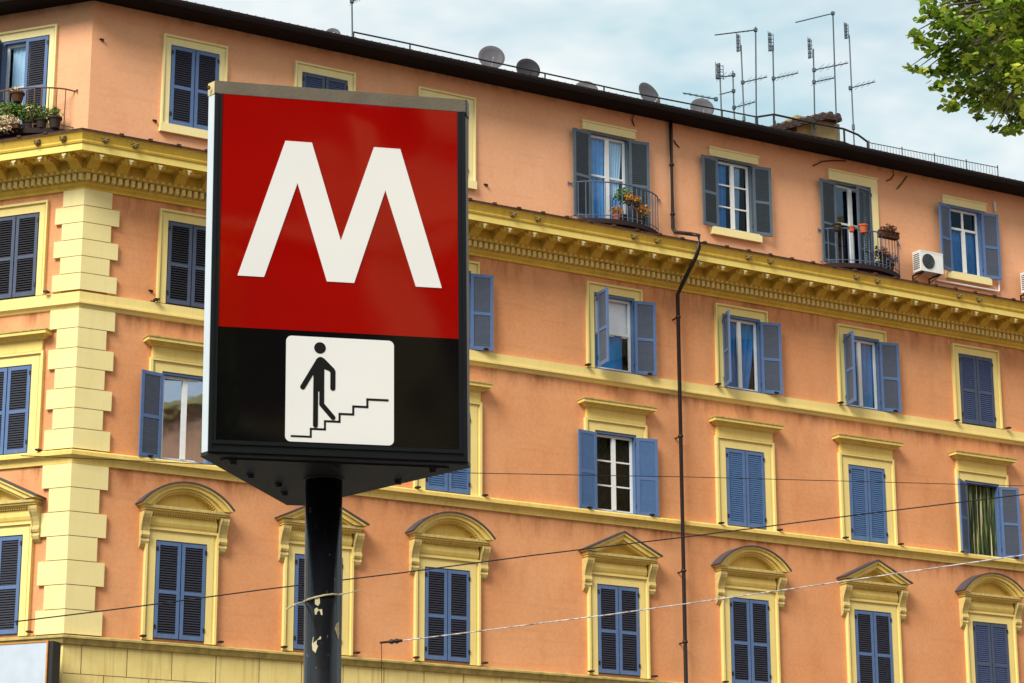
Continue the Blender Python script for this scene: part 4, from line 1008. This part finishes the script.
def tree(loc, h, crown, rad, label, extra=(), nclump=420, per=70, lsize=.085, seed=3, group=None):
    rnd = random.Random(seed); e = empty('plane_tree', loc); tag(e, label, 'tree', group); loc = Vector(loc); cr = Vector(crown) - loc
    tk = MB(); tk.tube([(0, 0, 0), (.1, 0, h * .15), (.05, .1, h * .4), (0, 0, h * .62)], [.45, .36, .30, .20], 12)
    lf = MB(); tips = []
    for i in range(nclump):
        while True:
            d = Vector((rnd.uniform(-1, 1), rnd.uniform(-1, 1), rnd.uniform(-1, 1)))
            if .45 < d.length < 1: break
        lump = .86 + .16 * math.sin(d.x * 7 + 1) * math.cos(d.y * 6) + .08 * math.sin(d.z * 11)
        tips.append((cr + Vector((d.x * rad[0], d.y * rad[1], d.z * rad[2])) * lump, rnd.uniform(.45, .85), per))
    tips += [(Vector(p) - loc, r_, n_) for p, r_, n_ in extra]
    for i in range(14):
        t = tips[rnd.randrange(nclump)][0]; st_ = Vector((0, 0, h * rnd.uniform(.35, .6))); tk.tube([st_, st_.lerp(t, .5) + Vector((0, 0, .6)), st_.lerp(t, .95)], [.14, .08, .02], 7)
    for p, r_, n_ in tips[nclump:]:
        q = cr.lerp(p, .72); tk.tube([q, q.lerp(p, .5) + Vector((0, 0, .1)), p], [.03, .015, .006], 5)
    for c, r_, n_ in tips:
        mi = rnd.choice((0, 0, 1, 2))
        for _ in range(n_):
            d = Vector((rnd.gauss(0, 1), rnd.gauss(0, 1), rnd.gauss(0, 1))).normalized() * r_ * rnd.random() ** .6; d.z *= .6; p = c + d
            a = Vector((rnd.gauss(0, 1), rnd.gauss(0, 1), rnd.gauss(0, .6) - .5)).normalized(); nn = Vector((rnd.gauss(0, .7), rnd.gauss(0, .7), 1)).normalized(); b2 = nn.cross(a).normalized(); a = b2.cross(nn)
            s = lsize * rnd.uniform(.7, 1.35)
            k = len(lf.v); lf.v += [tuple(p - a * s * .8), tuple(p - a * s * .3 + b2 * s * .75), tuple(p + a * s * .35 + b2 * s * .45), tuple(p + a * s), tuple(p + a * s * .35 - b2 * s * .45), tuple(p - a * s * .3 - b2 * s * .75)]
            lf.f.append((k, k + 1, k + 2, k + 3)); lf.f.append((k, k + 3, k + 4, k + 5)); m_ = mi if rnd.random() < .7 else rnd.choice((0, 1, 2)); lf.m += [m_, m_]
    tk.build('trunk', bark, e, smooth=True)
    me = bpy.data.meshes.new('crown'); me.from_pydata(lf.v, [], lf.f)
    for mt in LM: me.materials.append(mt)
    me.polygons.foreach_set('material_index', lf.m); me.update(); o = bpy.data.objects.new('crown', me); COL.objects.link(o); o.parent = e
    return e
D_ = 38.0
def tp(px, py, dep=0): return CAMP + ray(px, py) * (D_ + dep)
ex = []
for (x, y, dep, r_, n_) in [(908, 68, 0, .10, 10), (915, 70, 0, .12, 14), (923, 71, 0, .14, 20), (932, 72, 0, .16, 26), (941, 71, 0, .2, 34), (951, 73, .5, .25, 50),
        (911, 34, 0, .12, 16), (919, 38, 0, .2, 34), (928, 42, 0, .25, 50), (938, 48, 0, .3, 60), (949, 53, 0, .3, 60), (921, 19, 0, .12, 18), (934, 8, 0, .28, 60), (944, 20, 0, .35, 80), (925, 1, 0, .15, 20),
        (937, 85, 0, .20, 34), (947, 64, 0, .2, 34), (958, 86, 0, .35, 80), (947, 105, 0, .14, 22), (957, 105, 0, .2, 40), (978, 106, 0, .22, 46), (970, 91, .5, .35, 80), (990, 99, .5, .35, 80), (1003, 107, .5, .3, 60), (980, 118, 0, .12, 16),
        (989, 127, 0, .06, 6), (995, 130, 0, .1, 10), (1003, 131, 0, .12, 14), (1010, 132, 0, .12, 14), (1018, 130, 0, .14, 18), (1016, 119, .3, .2, 44), (1024, 123, .3, .25, 50)]:
    ex.append((tp(x, y, dep), r_ * .9, int(n_ * .62)))
rr_ = random.Random(11)
for i in range(165):      # fill the visible lobe of the crown with clumps at many depths
    for _ in range(60):
        x, y = rr_.uniform(928, 1090), rr_.uniform(-50, 116)
        lim = 934 + (12 if y < 12 else 0) + (14 if 30 < y < 60 else 0) + (26 if y > 80 else 0) + (20 if y > 98 else 0) + 8 * math.sin(y * .21)
        lim = {0: 936, 1: 940, 2: 952, 3: 966, 4: 950, 5: 968, 6: 990, 7: 1010}.get(int(max(0, y) // 15), 930)
        if x > lim: break
    ex.append((tp(x, y, rr_.uniform(-1.5, 4)), rr_.uniform(.24, .40), 52))
cc = tp(1120, -40, 2)
tree((cc.x, cc.y, 0), cc.z + 2, tuple(cc), (3.0, 3.6, 3.4), 'leafy green plane tree with hanging sprays in the upper right corner', ex, 330, 70, .072, 5)

M['darkstone'] = paint('dark_ochre_wall', (.22, .12, .06), (.14, .08, .04), .85, 1, .6)
# ------------------------------------------------------------------ behind the camera: what the panes and the sign mirror
ob = empty('opposite_building', (6, -24, 0)); tag(ob, 'ochre block across the street behind the viewer, only mirrored in the sign', 'building')
mb = MB(); mb.box(-30, 34, -10, 0, 0, 17.5); mb.build('wall', M['darkstone'], ob)
mb = MB()
for i in range(12): mb.box(-29 + i * 5.4, -27.6 + i * 5.4, .0, .5, 0, 17)
for z in (6.2, 10.4, 14.6): mb.box(-30, 34, .0, .8, z, z + .4)
mb.build('added_streak_bars', M['quoin'], ob)  # unseen cream bars, added to give pale streaks in the sign's reflection
mb = MB(); mb.box(-31, 35, -11, 1, 17.5, 18.0); mb.build('roof', M['tile'], ob)
ob = empty('side_building', (46, 22, 0)); tag(ob, 'tall orange block to the right of the street, mirrored in the lower panes', 'building')
mb = MB(); mb.box(0, 12, -52, 26, 0, 34.4); mb.build('wall', M['attic'], ob)
mb = MB(); mb.box(-.8, 13, -53, 27, 34.4, 35.0); mb.box(-.3, 0, -52, 26, 30.2, 30.9); mb.box(-.3, 0, -52, 26, 26.5, 27); mb.build('roof', M['weather'], ob)
tree((4.0, -12, 0), 13, (4.0, -12, 9), (4.0, 3.5, 3.8), 'plane tree behind the viewer, mirrored in the sign', (), 200, 50, .11, 9)

# ------------------------------------------------------------------ sky and sun
w = bpy.data.worlds.new('World'); scene.world = w; w.use_nodes = True; nt = w.node_tree
bg = nt.nodes['Background']; sky = nt.nodes.new('ShaderNodeTexSky'); sky.sky_type = 'NISHITA'; sky.sun_disc = False
sun_dir = Vector((-.42, -.62, .66)).normalized()          # towards the sun
el = math.asin(sun_dir.z); az = math.atan2(sun_dir.x, sun_dir.y)
sky.sun_elevation = el; sky.sun_rotation = az; sky.air_density = 1.0; sky.dust_density = 2.0; sky.ozone_density = 1.5
tc = nt.nodes.new('ShaderNodeTexCoord'); mp = nt.nodes.new('ShaderNodeMapping'); mp.inputs['Scale'].default_value = (3.2, 3.2, 7.5); mp.inputs['Location'].default_value = (.35, 1.2, .4)
nt.links.new(tc.outputs['Generated'], mp.inputs['Vector'])
cf = noise(nt, mp.outputs['Vector'], 1.25, 5, .5, .3); cov = ramp(nt, cf, .30, .60, (.80, .80, .80, 1), (1, 1, 1, 1))
cf2 = noise(nt, mp.outputs['Vector'], 2.6, 4, .55); ccol = ramp(nt, cf2, .36, .62, (2.7, 4.1, 4.6, 1), (5.6, 5.8, 5.75, 1))
nt.links.new(mix(nt, cov, sky.outputs['Color'], ccol), bg.inputs['Color']); bg.inputs['Strength'].default_value = .1
sd = bpy.data.lights.new('sun', 'SUN'); sd.energy = 2.7; sd.angle = R(28); sd.color = (1, .95, .86)
so = bpy.data.objects.new('sun', sd); COL.objects.link(so); so.rotation_euler = (-sun_dir).to_track_quat('-Z', 'Y').to_euler(); so.location = (-20, -20, 60)

vs = scene.view_settings; scene.display_settings.display_device = 'sRGB'; vs.view_transform = 'Standard'; vs.look = 'None'; vs.exposure = 0.8; vs.gamma = 1.0; vs.use_curve_mapping = False
scene.render.film_transparent = False
scene.cycles.max_bounces = 6; scene.cycles.diffuse_bounces = 3; scene.cycles.transparent_max_bounces = 8
scene.cycles.use_denoising = True
